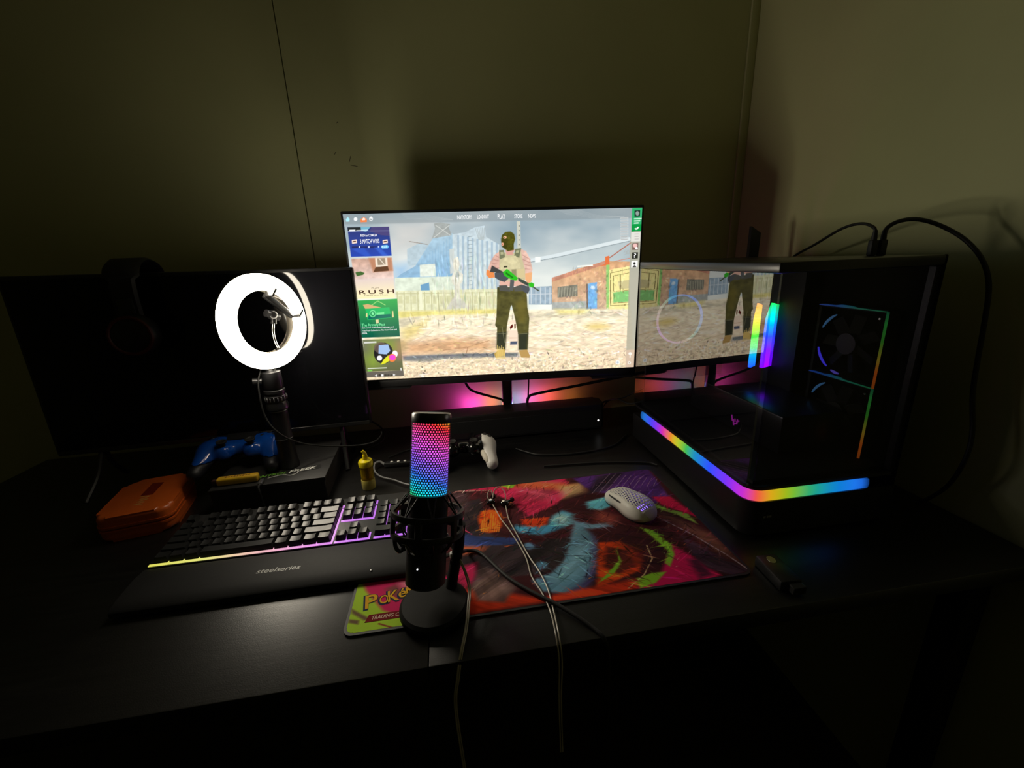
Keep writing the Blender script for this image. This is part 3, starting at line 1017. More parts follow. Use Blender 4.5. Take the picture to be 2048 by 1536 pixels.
# ================================================================== TELEVISION (switched off)
tv = thing('television', 'wide black television switched off, reflecting the ring light, left of the lit monitor', 'television', (-0.556, 1.044, T), (0, rad(0.9), rad(5)))
TW, TH, TZ = 0.676, 0.392, 0.296
b = B(); box(b, (0, 0.013, TZ), (TW, 0.022, TH), 0.004, 2)
new('frame', b, BLACK, tv)
b = B(); box(b, (0, 0.0015, TZ + 0.002), (TW - 0.014, 0.002, TH - 0.020))
new('screen', b, mat('dark_glossy_panel', (0.0035, 0.0035, 0.0045), 0.07, spec=0.32), tv, smooth=False)
b = B(); box(b, (0, 0.040, TZ - 0.04), (TW * 0.7, 0.04, TH * 0.55), 0.012, 2)
new('rear_housing', b, MATTE, tv)
b = B(); box(b, (0, -0.0005, TZ - TH / 2 + 0.006), (TW - 0.01, 0.003, 0.010), 0.001, 1)
new('lower_bezel', b, SATIN, tv)
for sx in (-1, 1):
    b = B()
    for sy in (-1, 1):
        tube(b, [(0, 0.018, 0.11), (0.006 * sx, 0.018 + sy * 0.03, 0.05), (0.014 * sx, 0.018 + sy * 0.075, 0.006)], 0.0055, 8, 5)
    new('foot', b, SATIN, tv, (sx * 0.26, 0, 0))

# ================================================================== HEADSET hung over the television
hs = thing('headset', 'dark over-ear headset hung over the top edge of the television', 'headset', (-0.650, 1.0365, T + 0.505), (0, 0, rad(5)))
b = B()
pts = [(0, -0.045, -0.10), (0, -0.046, -0.05), (0, -0.038, -0.012), (0, -0.02, 0.006), (0, 0.004, 0.012), (0, 0.035, 0.006), (0, 0.055, -0.012), (0, 0.064, -0.05), (0, 0.064, -0.10)]
P = smooth_path(pts, 5)
rows = []
for i, p in enumerate(P):
    d = (P[min(i + 1, len(P) - 1)] - P[max(i - 1, 0)]).normalized()
    nrm = Vector((1, 0, 0)).cross(d)
    wd = 0.033 if 8 < i < len(P) - 9 else 0.024
    rows.append([b.verts.new(p + Vector((sx * wd, 0, 0)) + nrm * t) for sx, t in ((-1, 0.002), (-0.8, 0.007), (0.8, 0.007), (1, 0.002), (0.8, -0.003), (-0.8, -0.003))])
for a_, c_ in zip(rows[:-1], rows[1:]):
    for j in range(6):
        b.faces.new((a_[j], a_[(j + 1) % 6], c_[(j + 1) % 6], c_[j]))
new('headband', b, RUBBER, hs)
REDR = mat('dark_red_ring', (0.07, 0.006, 0.006), 0.5)
for sy, y in ((-1, -0.050), (1, 0.066)):
    M = Matrix.Translation((0.0, y, -0.135)) @ Matrix.Rotation(rad(90 if sy < 0 else -90), 4, 'X')
    b = B(); lathe(b, [(0, -0.018), (0.030, -0.018), (0.043, -0.010), (0.046, 0.004), (0.040, 0.016), (0.026, 0.020), (0, 0.020)], 28, M)
    cup = new('ear_cup', b, BLACK, hs)
    b = B(); lathe(b, [(0.034, 0.0185), (0.036, 0.0205), (0.039, 0.0205), (0.041, 0.016)], 28, M)
    new('accent_ring', b, REDR, cup)
    b = B(); box(b, (0, y, -0.085), (0.03, 0.012, 0.05), 0.004, 2)
    new('yoke', b, SATIN, hs)

# ================================================================== ACCESSORY BOX and what lies on it
BOXZ = 0.055
bx = thing('product_box', 'flat black cardboard box with green and white lettering behind the keyboard', 'box', (-0.411, 0.993, T), (0, 0, rad(2.5)))
CARD = mat('black_card', (0.022, 0.021, 0.021), 0.5, noise=0.2, nscale=30)
b = B(); box(b, (0, 0, BOXZ / 2 - 0.004), (0.226, 0.236, BOXZ - 0.009), 0.0015, 1)
new('tray', b, CARD, bx)
b = B(); box(b, (0, 0, BOXZ - 0.0045), (0.230, 0.240, 0.009), 0.0015, 2)
lid = new('lid', b, CARD, bx)
b = B(); box(b, (0.02, -0.025, BOXZ + 0.00005), (0.11, 0.0008, 0.0003))
new('crease', b, MATTE, lid, rot=(0, 0, rad(12)))
LET_G = mat('lime_print', s2l((120, 190, 60)), 0.5)
LET_W = mat('white_print', s2l((235, 235, 230)), 0.5)
LET_K = mat('black_print', (0.004, 0.004, 0.004), 0.6)
b = B(); prism(b, rrect(0.152, 0.021, 0.006), BOXZ + 0.0001, BOXZ + 0.0003)
new('logo_backing', b, LET_K, bx, (0.020, -0.075, 0), (0, 0, rad(9)))
new('lettering', text_mesh('KONTROL', 0.076, 0.011, shear=0.25, bold=0.02), LET_G, bx, (-0.012, -0.080, BOXZ + 0.0005), (0, 0, rad(9)), smooth=False)
new('lettering', text_mesh('FREEK', 0.058, 0.012, shear=0.25, bold=0.022), LET_W, bx, (0.058, -0.069, BOXZ + 0.0005), (0, 0, rad(9)), smooth=False)
b = B()
tube(b, [(-0.008, -0.0935, BOXZ + 0.0004), (0.006, -0.0875, BOXZ + 0.0004), (0.024, -0.085, BOXZ + 0.0004), (0.030, -0.089, BOXZ + 0.0004), (0.038, -0.092, BOXZ + 0.0004), (0.046, -0.088, BOXZ + 0.0004), (0.050, -0.080, BOXZ + 0.0004), (0.047, -0.070, BOXZ + 0.0004), (0.040, -0.064, BOXZ + 0.0004)], 0.0008, 6, 5)
new('logo_swoosh', b, LET_W, bx)


def controller(root, shell_m, under_m, face_m, pad_m, split, halves=False):
    """game pad: grips towards -y, face up (+z)"""
    def f(X, Y, Z):
        d = sd_box(X, Y, Z, (0, 0.012, 0.0), (0.058, 0.026, 0.016), 0.014)
        for s in (-1, 1):
            d = smin(d, sd_ell(X, Y, Z, (s * 0.052, 0.010, 0.0), (0.028, 0.032, 0.018)), 0.012)
            d = smin(d, sd_caps(X, Y, Z, (s * 0.057, 0.0, -0.002), (s * 0.069, -0.060, -0.014), 0.021, 0.0145), 0.014)
            d = smin(d, sd_caps(X, Y, Z, (s * 0.026, -0.016, 0.002), (s * 0.026, -0.016, 0.004), 0.0175, 0.0165), 0.008)
        return d
    lo, hi = (-0.10, -0.09, -0.045), (0.10, 0.06, 0.035)
    st = 0.0034

    def shell(X, Y, Z):
        return np.maximum(f(X, Y, Z), -(split(X, Y, Z)))

    def under(X, Y, Z):
        return np.maximum(f(X, Y, Z) + 0.0008, split(X, Y, Z) - 0.0004)
    me1 = None if halves else sdf_mesh('shell', shell, lo, hi, st)
    me2 = sdf_mesh('underside', under, lo, hi, st)
    if halves:
        for sx in (-1, 1):
            new('grip_shell', sdf_mesh('grip_shell', lambda X, Y, Z: np.maximum(shell(X, Y, Z), -sx * X), lo, hi, st), shell_m, root, angle=60)
    else:
        new('shell', me1, shell_m, root, angle=60)
    new('underside', me2, under_m, root, angle=60)
    b = B(); prism(b, [(-0.026, 0.010), (0.026, 0.010), (0.030, 0.038), (-0.030, 0.038)], 0.0140, 0.0178)
    new('touchpad', b, pad_m, root)
    for s in (-1, 1):
        b = B(); lathe(b, [(0.006, 0.018), (0.006, 0.026), (0.0095, 0.027), (0.0100, 0.030), (0.008, 0.0305), (0.0055, 0.029), (0, 0.0288)], 20, Matrix.Translation((s * 0.026, -0.016, 0)))
        new('thumbstick', b, RUBBER, root)
        b = B(); box(b, (s * 0.054, 0.040, 0.004), (0.034, 0.014, 0.012), 0.005, 2)
        new('shoulder_button', b, GLOSSB, root)
    for k in range(4):
        a = k * math.pi / 2
        b = B(); lathe(b, [(0.0048, 0.014), (0.0048, 0.0195), (0.004, 0.0205), (0, 0.0208)], 14, Matrix.Translation((0.054 + 0.0115 * math.cos(a), 0.014 + 0.0115 * math.sin(a), 0)))
        new('face_button', b, face_m, root)
        b = B(); box(b, (-0.054 + 0.0095 * math.cos(a), 0.014 + 0.0095 * math.sin(a), 0.0172), (0.0075, 0.0075, 0.006), 0.0015, 1)
        new('direction_button', b, face_m, root)
    return root


BLUE = mat('blue_gloss_plastic', s2l((13, 70, 160)), 0.16, coat=0.5)
bc = thing('game_controller', 'glossy blue game controller lying on the black box by the lamp handle', 'controller', (-0.497, 0.985, T + BOXZ + 0.0415), (rad(8), rad(2), rad(8)))
controller(bc, BLUE, mat('underside_black', (0.008, 0.008, 0.012), 0.5), BLACK, BLACK, lambda X, Y, Z: Z + 0.006 - 0.10 * np.clip(-Y - 0.03, 0, 1) - 0.30 * np.clip(-Y - 0.035, 0, 1))
bc.scale = (1.08, 1.08, 1.08)
wc = thing('game_controller', 'white and black game controller half hidden behind the glowing microphone', 'controller', (0.012, 0.996, T + 0.0385), (rad(8), 0, rad(-4)))
controller(wc, WHITE, GLOSSB, mat('dark_button', (0.03, 0.03, 0.03), 0.3), GLOSSB, lambda X, Y, Z: abs(X) - 0.046 - 0.16 * np.clip(-Y - 0.005, 0, 1), True)
for sx in (-1, 1):
    b = B(); lathe(b, [(0, 0), (0.005, 0.003), (0.0078, 0.014), (0.0086, 0.030), (0.0075, 0.046), (0.004, 0.058), (0, 0.061)], 16, Matrix.Translation((sx * 0.0445, -0.006, 0.0015)) @ Matrix.Rotation(rad(sx * 14), 4, 'Z') @ Matrix.Rotation(rad(98), 4, 'X'))
    new('grip_panel', b, mat('warm_grip', (0.80, 0.74, 0.62), 0.6), wc)

YEL = mat('yellow_plastic', s2l((222, 178, 42)), 0.42)
ys = thing('lighter', 'yellow rectangular stick lying on the black box in front of the blue controller', 'lighter', (-0.474, 0.893, T + BOXZ + 0.0085), (0, 0, rad(3)))
b = B(); box(b, (0.004, 0, 0), (0.080, 0.017, 0.016), 0.004, 3)
new('body', b, YEL, ys)
b = B(); box(b, (-0.0405, 0, 0), (0.010, 0.012, 0.011), 0.002, 2)
new('tip', b, mat('dark_brown_tip', (0.04, 0.015, 0.01), 0.5), ys)
for k in range(9):
    b = B(); box(b, (0, 0, 0), (0.0036, 0.0045 if k % 3 else 0.007, 0.0002))
    new('print_mark', b, mat('faded_print', s2l((150, 104, 40)), 0.6), ys, (-0.018 + k * 0.0056, 0.0, 0.00806), (0, 0, rad(8 * (k % 2))))

cp = thing('usb_plug', 'small grey cable plug lying over the front edge of the black box', 'plug', (-0.418, 0.866, T + BOXZ + 0.004), (0, 0, rad(5)))
b = B(); box(b, (0, 0.012, 0), (0.008, 0.022, 0.006), 0.0015, 2)
new('connector', b, GREYM, cp)
b = B(); tube(b, [(0, 0.002, 0), (0.0, -0.008, -0.002), (0.002, -0.0125, -0.012), (0.003, -0.0125, -0.030), (0.004, -0.010, -0.048)], 0.0022, 8, 4)
new('cable', b, RUBBER, cp)

# ================================================================== ORANGE CASE
oc = thing('hard_case', 'orange hard shell case with rounded corners left of the keyboard', 'case', (-0.648, 0.893, T), (0, 0, rad(12)))
ORANGE = mat('orange_plastic', s2l((208, 96, 34)), 0.3, noise=0.06, nscale=25)
for nm, z0, z1, g in (('lower_shell', 0.0, 0.024, 0.0), ('upper_shell', 0.026, 0.052, 0.0)):
    b = B()
    prism(b, rrect(0.124, 0.160, 0.024, 8), z0, z1)
    es = [e for e in b.edges if abs(e.verts[0].co.z - e.verts[1].co.z) < 1e-6 and abs(e.verts[0].co.z - (z1 if 'upper' in nm else z0)) < 1e-6]
    bmesh.ops.bevel(b, geom=es, offset=0.009, segments=4, affect='EDGES', profile=0.5)
    new(nm, b, ORANGE, oc)
for z in (0.0215, 0.0305):
    b = B(); prism(b, rrect(0.127, 0.163, 0.025, 8), z - 0.0018, z + 0.0018)
    new('rim', b, ORANGE, oc)
b = B(); prism(b, rrect(0.119, 0.155, 0.022, 8), 0.0225, 0.029)
new('seam', b, mat('seam_shadow', (0.05, 0.02, 0.01), 0.6), oc)
b = B(); prism(b, [(-0.010, -0.006), (0.012, -0.008), (0.014, 0.046), (-0.008, 0.050)], 0.0520, 0.0524)
new('emblem', b, mat('brown_print', s2l((120, 34, 16)), 0.5), oc)
for k in range(7):
    b = B(); box(b, (0, 0, 0), (0.013 if k % 3 else 0.018, 0.0022, 0.0005))
    new('raised_mark', b, mat('worn_gold_print', s2l((206, 150, 84)), 0.45), oc, (0.0 + 0.002 * (k % 2), -0.012 - k * 0.0055, 0.0522), (0, 0, rad(25 if k % 2 else -12)))

# ================================================================== RING LAMP
rl = thing('ring_lamp', 'lit white ring light on a black tripod handle standing on the box', 'ring light', (-0.386, 0.952, T + BOXZ))
RC = (0.008, 0.0, 0.330)
RR = (rad(-3.0), 0, rad(60))
DIFF = mat('lit_diffuser', (0.8, 0.8, 0.78), 0.5, emit=(1.0, 0.90, 0.72), es=RING_E)
MX = Matrix.Rotation(rad(90), 4, 'X')       # lathe axis z -> -y ; front of the lamp is -y
b = B(); lathe(b, [(0.064, 0.007), (0.067, 0.0125), (0.074, 0.0148), (0.088, 0.0148), (0.0945, 0.0125), (0.0972, 0.008), (0.0979, -0.003)], 72, MX)
new('diffuser', b, DIFF, rl, RC, RR)
b = B(); lathe(b, [(0.0979, -0.003), (0.0982, -0.009), (0.0975, -0.012), (0.092, -0.016), (0.070, -0.016), (0.065, -0.013)], 72, MX)
new('back_housing', b, SATIN, rl, RC, RR)
b = B(); lathe(b, [(0.064, 0.007), (0.0635, 0.0), (0.0635, -0.010), (0.065, -0.013)], 72, MX)
new('inner_wall', b, mat('cream_plastic', (0.55, 0.50, 0.42), 0.45), rl, RC, RR)
Rm = Matrix.LocRotScale(Vector(RC), Matrix.Rotation(RR[2], 3, 'Z') @ Matrix.Rotation(RR[0], 3, 'X'), None)


def rp(x, z, y=0.0):
    return tuple(Rm @ Vector((x, y, z)))


b = B(); tube(b, [rp(0.019, -0.063), rp(0.014, -0.045), rp(0.0145, -0.022), rp(0.021, -0.004)], 0.0030, 10, 6)
gn = new('gooseneck', b, CHROME, rl)
b = B(); cyl(b, rp(0.019, -0.0645), rp(0.019, -0.060), 0.0075, n=20)
new('neck_base', b, SATIN, gn)
b = B(); cyl(b, rp(0.0205, -0.007), rp(0.0235, 0.006), 0.0058, n=16)
new('neck_socket', b, SATIN, gn)
b = B()
bmesh.ops.create_uvsphere(b, u_segments=16, v_segments=10, radius=0.0105, matrix=Matrix.Translation(rp(0.022, 0.012)))
cyl(b, rp(0.008, 0.018), rp(0.036, 0.004), 0.0082, n=6)
new('ball_joint', b, SATIN, rl)
a_ = math.atan2(0.055, -0.060)
Rc = Rm.to_3x3().to_4x4() @ Matrix.Rotation(-(math.pi - a_) * -1, 4, 'Y')
b = B(); box(b, (0, 0, 0), (0.078, 0.010, 0.012), 0.002, 2)
ph = new('phone_clamp', b, SATIN, rl, rp(0.040, 0.028, -0.004), Rc.to_euler())
for x, s in ((-0.037, 1), (0.037, 1)):
    b = B(); box(b, (x, -0.012, 0.006), (0.005, 0.026, 0.020), 0.0015, 2)
    new('jaw', b, SATIN, ph)
b = B(); tube(b, [(-0.03, 0, 0.008), (0.0, 0, 0.017), (0.03, 0, 0.008)], 0.0026, 8, 5)
new('spring_bar', b, CHROME, ph)
# handle
b = B(); lathe(b, [(0, 0.231), (0.010, 0.231), (0.011, 0.226), (0.019, 0.224), (0.0195, 0.190), (0.017, 0.186)], 28)
new('bracket', b, BLACK, rl)
b = B(); box(b, (0.003, -0.004, 0.2335), (0.028, 0.012, 0.004), 0.0015, 2)
new('lamp_shoe', b, CHROME, rl)
b = B(); cyl(b, (-0.018, -0.008, 0.206), (-0.034, -0.014, 0.208), 0.0075, n=10)
new('tilt_knob', b, SATIN, rl)
b = B(); lathe(b, [(0.017, 0.186), (0.021, 0.184), (0.021, 0.178), (0.0195, 0.177), (0.0195, 0.172), (0.0215, 0.171), (0.0215, 0.160), (0.020, 0.158), (0.022, 0.150), (0.022, 0.142), (0.0185, 0.139)], 32)
cl = new('collar', b, SATIN, rl)
for k in range(18):
    a = 2 * math.pi * k / 18
    b = B(); box(b, (0, 0, 0), (0.0025, 0.0022, 0.008), 0.0005, 1)
    new('knurl', b, GREYM, cl, (0.0214 * math.cos(a), 0.0214 * math.sin(a), 0.1655), (0, 0, a))
b = B(); lathe(b, [(0.0185, 0.139), (0.0178, 0.132), (0.0175, 0.075), (0.0182, 0.073), (0.0182, 0.070), (0.0178, 0.068), (0.0195, 0.018), (0.0215, 0.006), (0.0215, 0.0), (0, 0.0)], 32)
grip = new('handle', b, BLACK, rl)
for z in (0.0715, 0.137):
    b = B(); lathe(b, [(0.0186, z - 0.0008), (0.0190, z), (0.0186, z + 0.0008)], 32)
    new('ring_groove', b, GREYM, grip)
b = B(); tube(b, [(-0.017, -0.004, 0.232), (-0.022, -0.020, 0.196), (-0.016, -0.030, 0.130), (0.012, -0.030, 0.085), (0.050, 0.010, 0.043), (0.125, 0.048, 0.015), (0.174, 0.068, 0.010), (0.190, 0.108, 0.012), (0.178, 0.160, 0.004), (0.15, 0.215, -0.02)], 0.0019, 8, 7)
new('power_cable', b, RUBBER, rl)

# ================================================================== KEYBOARD
kb = thing('keyboard', 'black full-size keyboard with coloured backlight in front of the box', 'keyboard', (-0.531, 0.681, T + 0.004), (rad(4.6), 0, 0))
U = 0.01905
KW, KD = 0.443, 0.137
b = B(); box(b, (KW / 2, KD / 2, 0.009), (KW, KD, 0.018), 0.003, 2)
new('case', b, mat('dark_alu', (0.030, 0.030, 0.031), 0.42, spec=0.5, noise=0.1), kb)
for x in (0.05, KW - 0.05):
    b = B(); box(b, (x, 0.012, -0.0015), (0.03, 0.008, 0.004), 0.001, 1)
    new('rubber_foot', b, RUBBER, kb)
    b = B(); box(b, (x, KD - 0.015, -0.007), (0.024, 0.008, 0.0135), 0.001, 1)
    new('flip_foot', b, RUBBER, kb)
KEYM = mat('keycap_black', (0.020, 0.020, 0.021), 0.34, spec=0.55, noise=0.1)
key_cache = {}


def keycap(wu):
    if wu in key_cache:
        return key_cache[wu]
    bm = B()
    w_, d_ = wu * U - 0.0012, U - 0.0012
    tw, td = w_ - 0.0050, d_ - 0.0046
    base = [bm.verts.new((sx * w_ / 2, sy * d_ / 2, 0.0)) for sx, sy in ((-1, -1), (1, -1), (1, 1), (-1, 1))]
    n = 4
    rows = []
    for j in (0, 1):
        r_ = []
        for i in range(n + 1):
            x = -tw / 2 + tw * i / n
            z = 0.0082 - 0.0008 * (1 - (2 * i / n - 1) ** 2) + (0.0006 if j else 0)
            r_.append(bm.verts.new((x, (-td / 2 if j == 0 else td / 2) + 0.0006, z)))
        rows.append(r_)
    for i in range(n):
        bm.faces.new((rows[0][i], rows[0][i + 1], rows[1][i + 1], rows[1][i]))
    bm.faces.new([base[0], base[1]] + rows[0][::-1])
    bm.faces.new([base[2], base[3]] + rows[1])
    bm.faces.new([base[1], base[2], rows[1][-1], rows[0][-1]])
    bm.faces.new([base[3], base[0], rows[0][0], rows[1][0]])
    me = bpy.data.meshes.new('key')
    bmesh.ops.recalc_face_normals(bm, faces=bm.faces[:])
    bm.to_mesh(me)
    bm.free()
    me.materials.append(KEYM)
    me.polygons.foreach_set('use_smooth', [True] * len(me.polygons))
    me.set_sharp_from_angle(angle=rad(30))
    key_cache[wu] = me
    return me


def key(x, row, wu, tall=1):
    y = 0.0075 + U * (row + 0.5) + (0.25 * U if row == 5 else 0)
    o = bpy.data.objects.new('key', keycap(wu))
    COL.objects.link(o)
    o.parent = kb
    o.location = (0.007 + (x + wu / 2) * U, y + (U / 2 if tall == 2 else 0), 0.0195)
    o.rotation_euler = (rad((-4, -2, 0, 2, 4, 5)[row]), 0, 0)
    if tall == 2:
        o.scale = (1, 2.05, 1)


LAY = [(0, [1.25, 1.25, 1.25, 6.25, 1.25, 1.25, 1.25, 1.25]), (1, [2.25] + [1] * 10 + [2.75]), (2, [1.75] + [1] * 11 + [2.25]), (3, [1.5] + [1] * 12 + [1.5]), (4, [1] * 13 + [2])]
for row, ws in LAY:
    x = 0
    for q in ws:
        key(x, row, q)
        x += q
key(0, 5, 1)
for x0 in (2, 6.5, 11):
    for k in range(4):
        key(x0 + k, 5, 1)
NV, NP = 15.4, 18.9
for k in range(3):
    for row in (3, 4, 5):
        key(NV + k, row, 1)
    key(NV + k, 0, 1)
key(NV + 1, 1, 1)
for row in (1, 2, 3):
    for k in range(3):
        key(NP + k, row, 1)
for k in range(4):
    key(NP + k, 4, 1)
key(NP, 0, 2); key(NP + 2, 0, 1)
key(NP + 3, 0, 1, 2); key(NP + 3, 2, 1, 2)
KB_ST = [(0.0, (232, 226, 96)), (0.22, (238, 238, 130)), (0.34, (250, 214, 176)), (0.5, (248, 180, 206)), (0.66, (232, 140, 236)), (0.85, (206, 120, 246)), (1.0, (206, 120, 250))]
KBL = ramp_emit('keyboard_backlight', (1, 0, 0), 0.0, 0.40, KB_ST, 0.9)


def strip(x0, y0, x1, y1, z=0.0184):
    b = B(); box(b, ((x0 + x1) / 2, (y0 + y1) / 2, z), (x1 - x0, y1 - y0, 0.0010))
    new('backlight', b, KBL, kb, smooth=False)  # emissive strip put in for key LED glow scattered on the plate


xm = 0.007 + 15 * U
strip(0.003, 0.0018, xm + 0.004, 0.0066)
strip(xm + 0.0008, 0.0066, xm + 0.0042, 0.101)
strip(xm + 0.0008, 0.104, xm + 0.0042, 0.112)
xn0, xn1 = 0.007 + NV * U, 0.007 + (NV + 3) * U
strip(xn0 - 0.001, 0.0018, xn1 + 0.003, 0.0062)
strip(xn1 + 0.0003, 0.0062, xn1 + 0.0034, 0.020)
strip(xn0 - 0.001, 0.0590, xn1 + 0.003, 0.0640)
strip(xn1 + 0.0003, 0.0640, xn1 + 0.0034, 0.098)
strip(xn1 + 0.0003, 0.104, xn1 + 0.0034, 0.116)
xp = 0.007 + NP * U
strip(xp, 0.0018, xp + 4 * U, 0.0062)
for k in (1, 2):
    strip(xn0 + k * U - 0.0006, 0.0062, xn0 + k * U + 0.0006, 0.024)
    strip(xn0 + k * U - 0.0006, 0.0640, xn0 + k * U + 0.0006, 0.100)
for k in range(1, 4):
    strip(xp + k * U - 0.0006, 0.006, xp + k * U + 0.0006, 0.098)
for k in (2, 3, 4, 5):
    x = 0.007 + (k * 1.25 + 5) * U if k > 2 else 0.007
for xx in (1.25, 2.5, 3.75, 10.0, 11.25, 12.5, 13.75):
    strip(0.007 + xx * U - 0.0006, 0.0062, 0.007 + xx * U + 0.0006, 0.012)
for xx in (1.45, 6.25, 10.6):
    strip(0.007 + xx * U, 0.1035, 0.007 + (xx + 0.42) * U, 0.1075)

wr = thing('wrist_rest', 'dark soft-touch wrist rest along the front of the keyboard', 'wrist rest', (-0.531, 0.592, T + 0.004))
b = B()
prism(b, [(0, 0), (0.085, 0), (0.085, 0.0165), (0.060, 0.0185), (0.020, 0.0150), (0.003, 0.0105), (0, 0.008)], 0, KW, Matrix(((0, 0, 1, 0), (1, 0, 0, 0), (0, 1, 0, 0), (0, 0, 0, 1))))
new('pad', b, mat('soft_touch', (0.017, 0.017, 0.0175), 0.6, noise=0.12, nscale=200, spec=0.25), wr, angle=25)
LS = Matrix
new('lettering', text_mesh('steelseries', 0.068, 0.0095, shear=0.2, bold=0.006), mat('pale_grey_print', (0.55, 0.55, 0.53), 0.4), wr, (0.225, 0.041, 0.0170), (rad(5.0), 0, rad(-2)), smooth=False)
b = B(); lathe(b, [(0, 0), (0.0018, 0), (0.0014, 0.0008), (0, 0.001)], 12)
new('stud', b, GREYM, wr, (0.375, 0.012, 0.0133))

# ================================================================== PRINTED DESK MAT
PADH = [0.0009018706350558372, 0.00023931617303767942, -0.24232543903830828, -0.00030687842792062587, -0.001987383815501454, 1.833263110348711, 4.5604425280602346e-05, 0.0010880886241452453, 1.0]
PW, PD = 0.613, 0.348
PNX, PNY = 740, 420
pv = Canvas(PNX, PNY, PADH)
st1 = vnoise(PNY, PNX, 10, 40, 41, 4)
st2 = vnoise(PNY, PNX, 60, 12, 43, 3)
# brush strokes run on a slant: sample noise along rotated axes
uu, vv = pv.u * 1.76, pv.v
rot = lambda a: (uu * math.cos(a) + vv * math.sin(a), -uu * math.sin(a) + vv * math.cos(a))


def strokes(a, f1, f2, seed):
    x, y = rot(a)
    g = vnoise(200, 200, f1, f2, seed, 3)
    xi = np.clip(((x + 1.2) / 3.4 * 199), 0, 199).astype(int)
    yi = np.clip(((y + 2.0) / 3.4 * 199), 0, 199).astype(int)
    return g[yi, xi]


sk = strokes(0.6, 60, 9, 51)
sk2 = strokes(-0.5, 70, 8, 52)
brush = 0.55 + 0.9 * sk
brush2 = 0.5 + 1.0 * sk2
pv.c[:] = np.array([62, 26, 30]) / 255
pv.c *= (0.55 + 0.9 * sk2)[..., None]
pv.poly([(545, 200), (900, 140), (1120, 130), (1160, 200), (1080, 270), (940, 330), (860, 260), (740, 200)], (186, 40, 76), 1, 0.006, brush)
pv.poly([(860, 150), (1100, 160), (1060, 250), (940, 240)], (206, 96, 110), 0.55, 0.03, brush2)
pv.poly([(740, 165), (920, 150), (1180, 170), (1120, 200), (960, 190), (800, 185)], (226, 110, 40), 0.6, 0.02, brush2)
pv.poly([(1080, 180), (1220, 160), (1230, 210), (1120, 240)], (226, 190, 130), 0.6, 0.02, brush)
pv.poly([(1160, 140), (1540, 92), (1650, 240), (1540, 280), (1400, 230), (1250, 200)], (74, 40, 104), 1, 0.006, brush)
pv.poly([(1280, 130), (1420, 110), (1330, 200), (1240, 220)], (46, 34, 48), 0.9, 0.01, brush)
for k in range(10):
    pv.line([(1260 + k * 34, 215 - k * 4), (1350 + k * 26, 115 + k * 3)], (206, 176, 196), 0.0022, 0.55)
pv.poly([(590, 270), (700, 240), (760, 420), (960, 470), (1000, 620), (700, 640), (560, 560)], (50, 40, 44), 1, 0.006, brush)
pv.poly([(560, 400), (680, 430), (900, 440), (880, 470), (640, 480), (560, 470)], (56, 74, 136), 0.95, 0.006, brush2)
pv.poly([(545, 205), (640, 215), (650, 300), (600, 330), (560, 300)], (70, 52, 56), 0.9, 0.01, brush)
pv.line([(545, 204), (640, 204), (740, 200)], (226, 170, 160), 0.006, 0.9)
pv.poly([(688, 335), (705, 306), (745, 296), (790, 304), (812, 335), (808, 380), (780, 408), (735, 414), (702, 398)], (226, 78, 24), 1, 0.006, brush2)
for k in range(9):
    pv.line([(705 + k * 11, 408), (712 + k * 11, 350 - (k * 29) % 40)], (248, 150, 50), 0.004, 0.7)
pv.poly([(905, 345), (1040, 335), (1030, 385), (930, 385)], (214, 60, 26), 1, 0.008, brush2)
# sweeping blue crescent and blue smoke
pv.poly([(880, 372), (960, 384), (1040, 372), (1060, 330), (1110, 300), (1165, 318), (1160, 366), (1080, 400), (1000, 425), (900, 412), (860, 392)], (66, 132, 166), 1, 0.01, brush)
pv.ell((1110, 345), 42, 30, (166, 200, 190), 0.75, 0.02)
pv.poly([(1160, 350), (1260, 370), (1350, 360), (1360, 378), (1260, 392), (1170, 385)], (106, 152, 176), 0.9, 0.008)
pv.poly([(1230, 258), (1330, 232), (1380, 270), (1300, 300), (1240, 290)], (86, 160, 180), 0.95, 0.01, brush)
pv.poly([(1165, 385), (1215, 380), (1268, 430), (1286, 510), (1280, 600), (1230, 670), (1130, 715), (1010, 705), (960, 650), (1060, 610), (1120, 540), (1150, 450)], (90, 132, 156), 1, 0.008, 0.65 + 0.7 * sk)
pv.poly([(1255, 410), (1290, 470), (1290, 610), (1230, 700), (1110, 730), (1220, 650), (1268, 560)], (76, 68, 112), 0.9, 0.012, brush)
pv.poly([(1175, 390), (1220, 400), (1240, 500), (1160, 620), (1080, 650), (1160, 520)], (136, 176, 190), 0.5, 0.03, brush)
pv.poly([(960, 470), (1060, 440), (1150, 440), (1110, 560), (1010, 620), (930, 560)], (42, 36, 38), 0.95, 0.006, brush)
pv.ell((945, 478), 26, 17, (100, 146, 186), 0.9, 0.006)
pv.ell((1005, 575), 28, 20, (86, 136, 172), 0.9, 0.006)
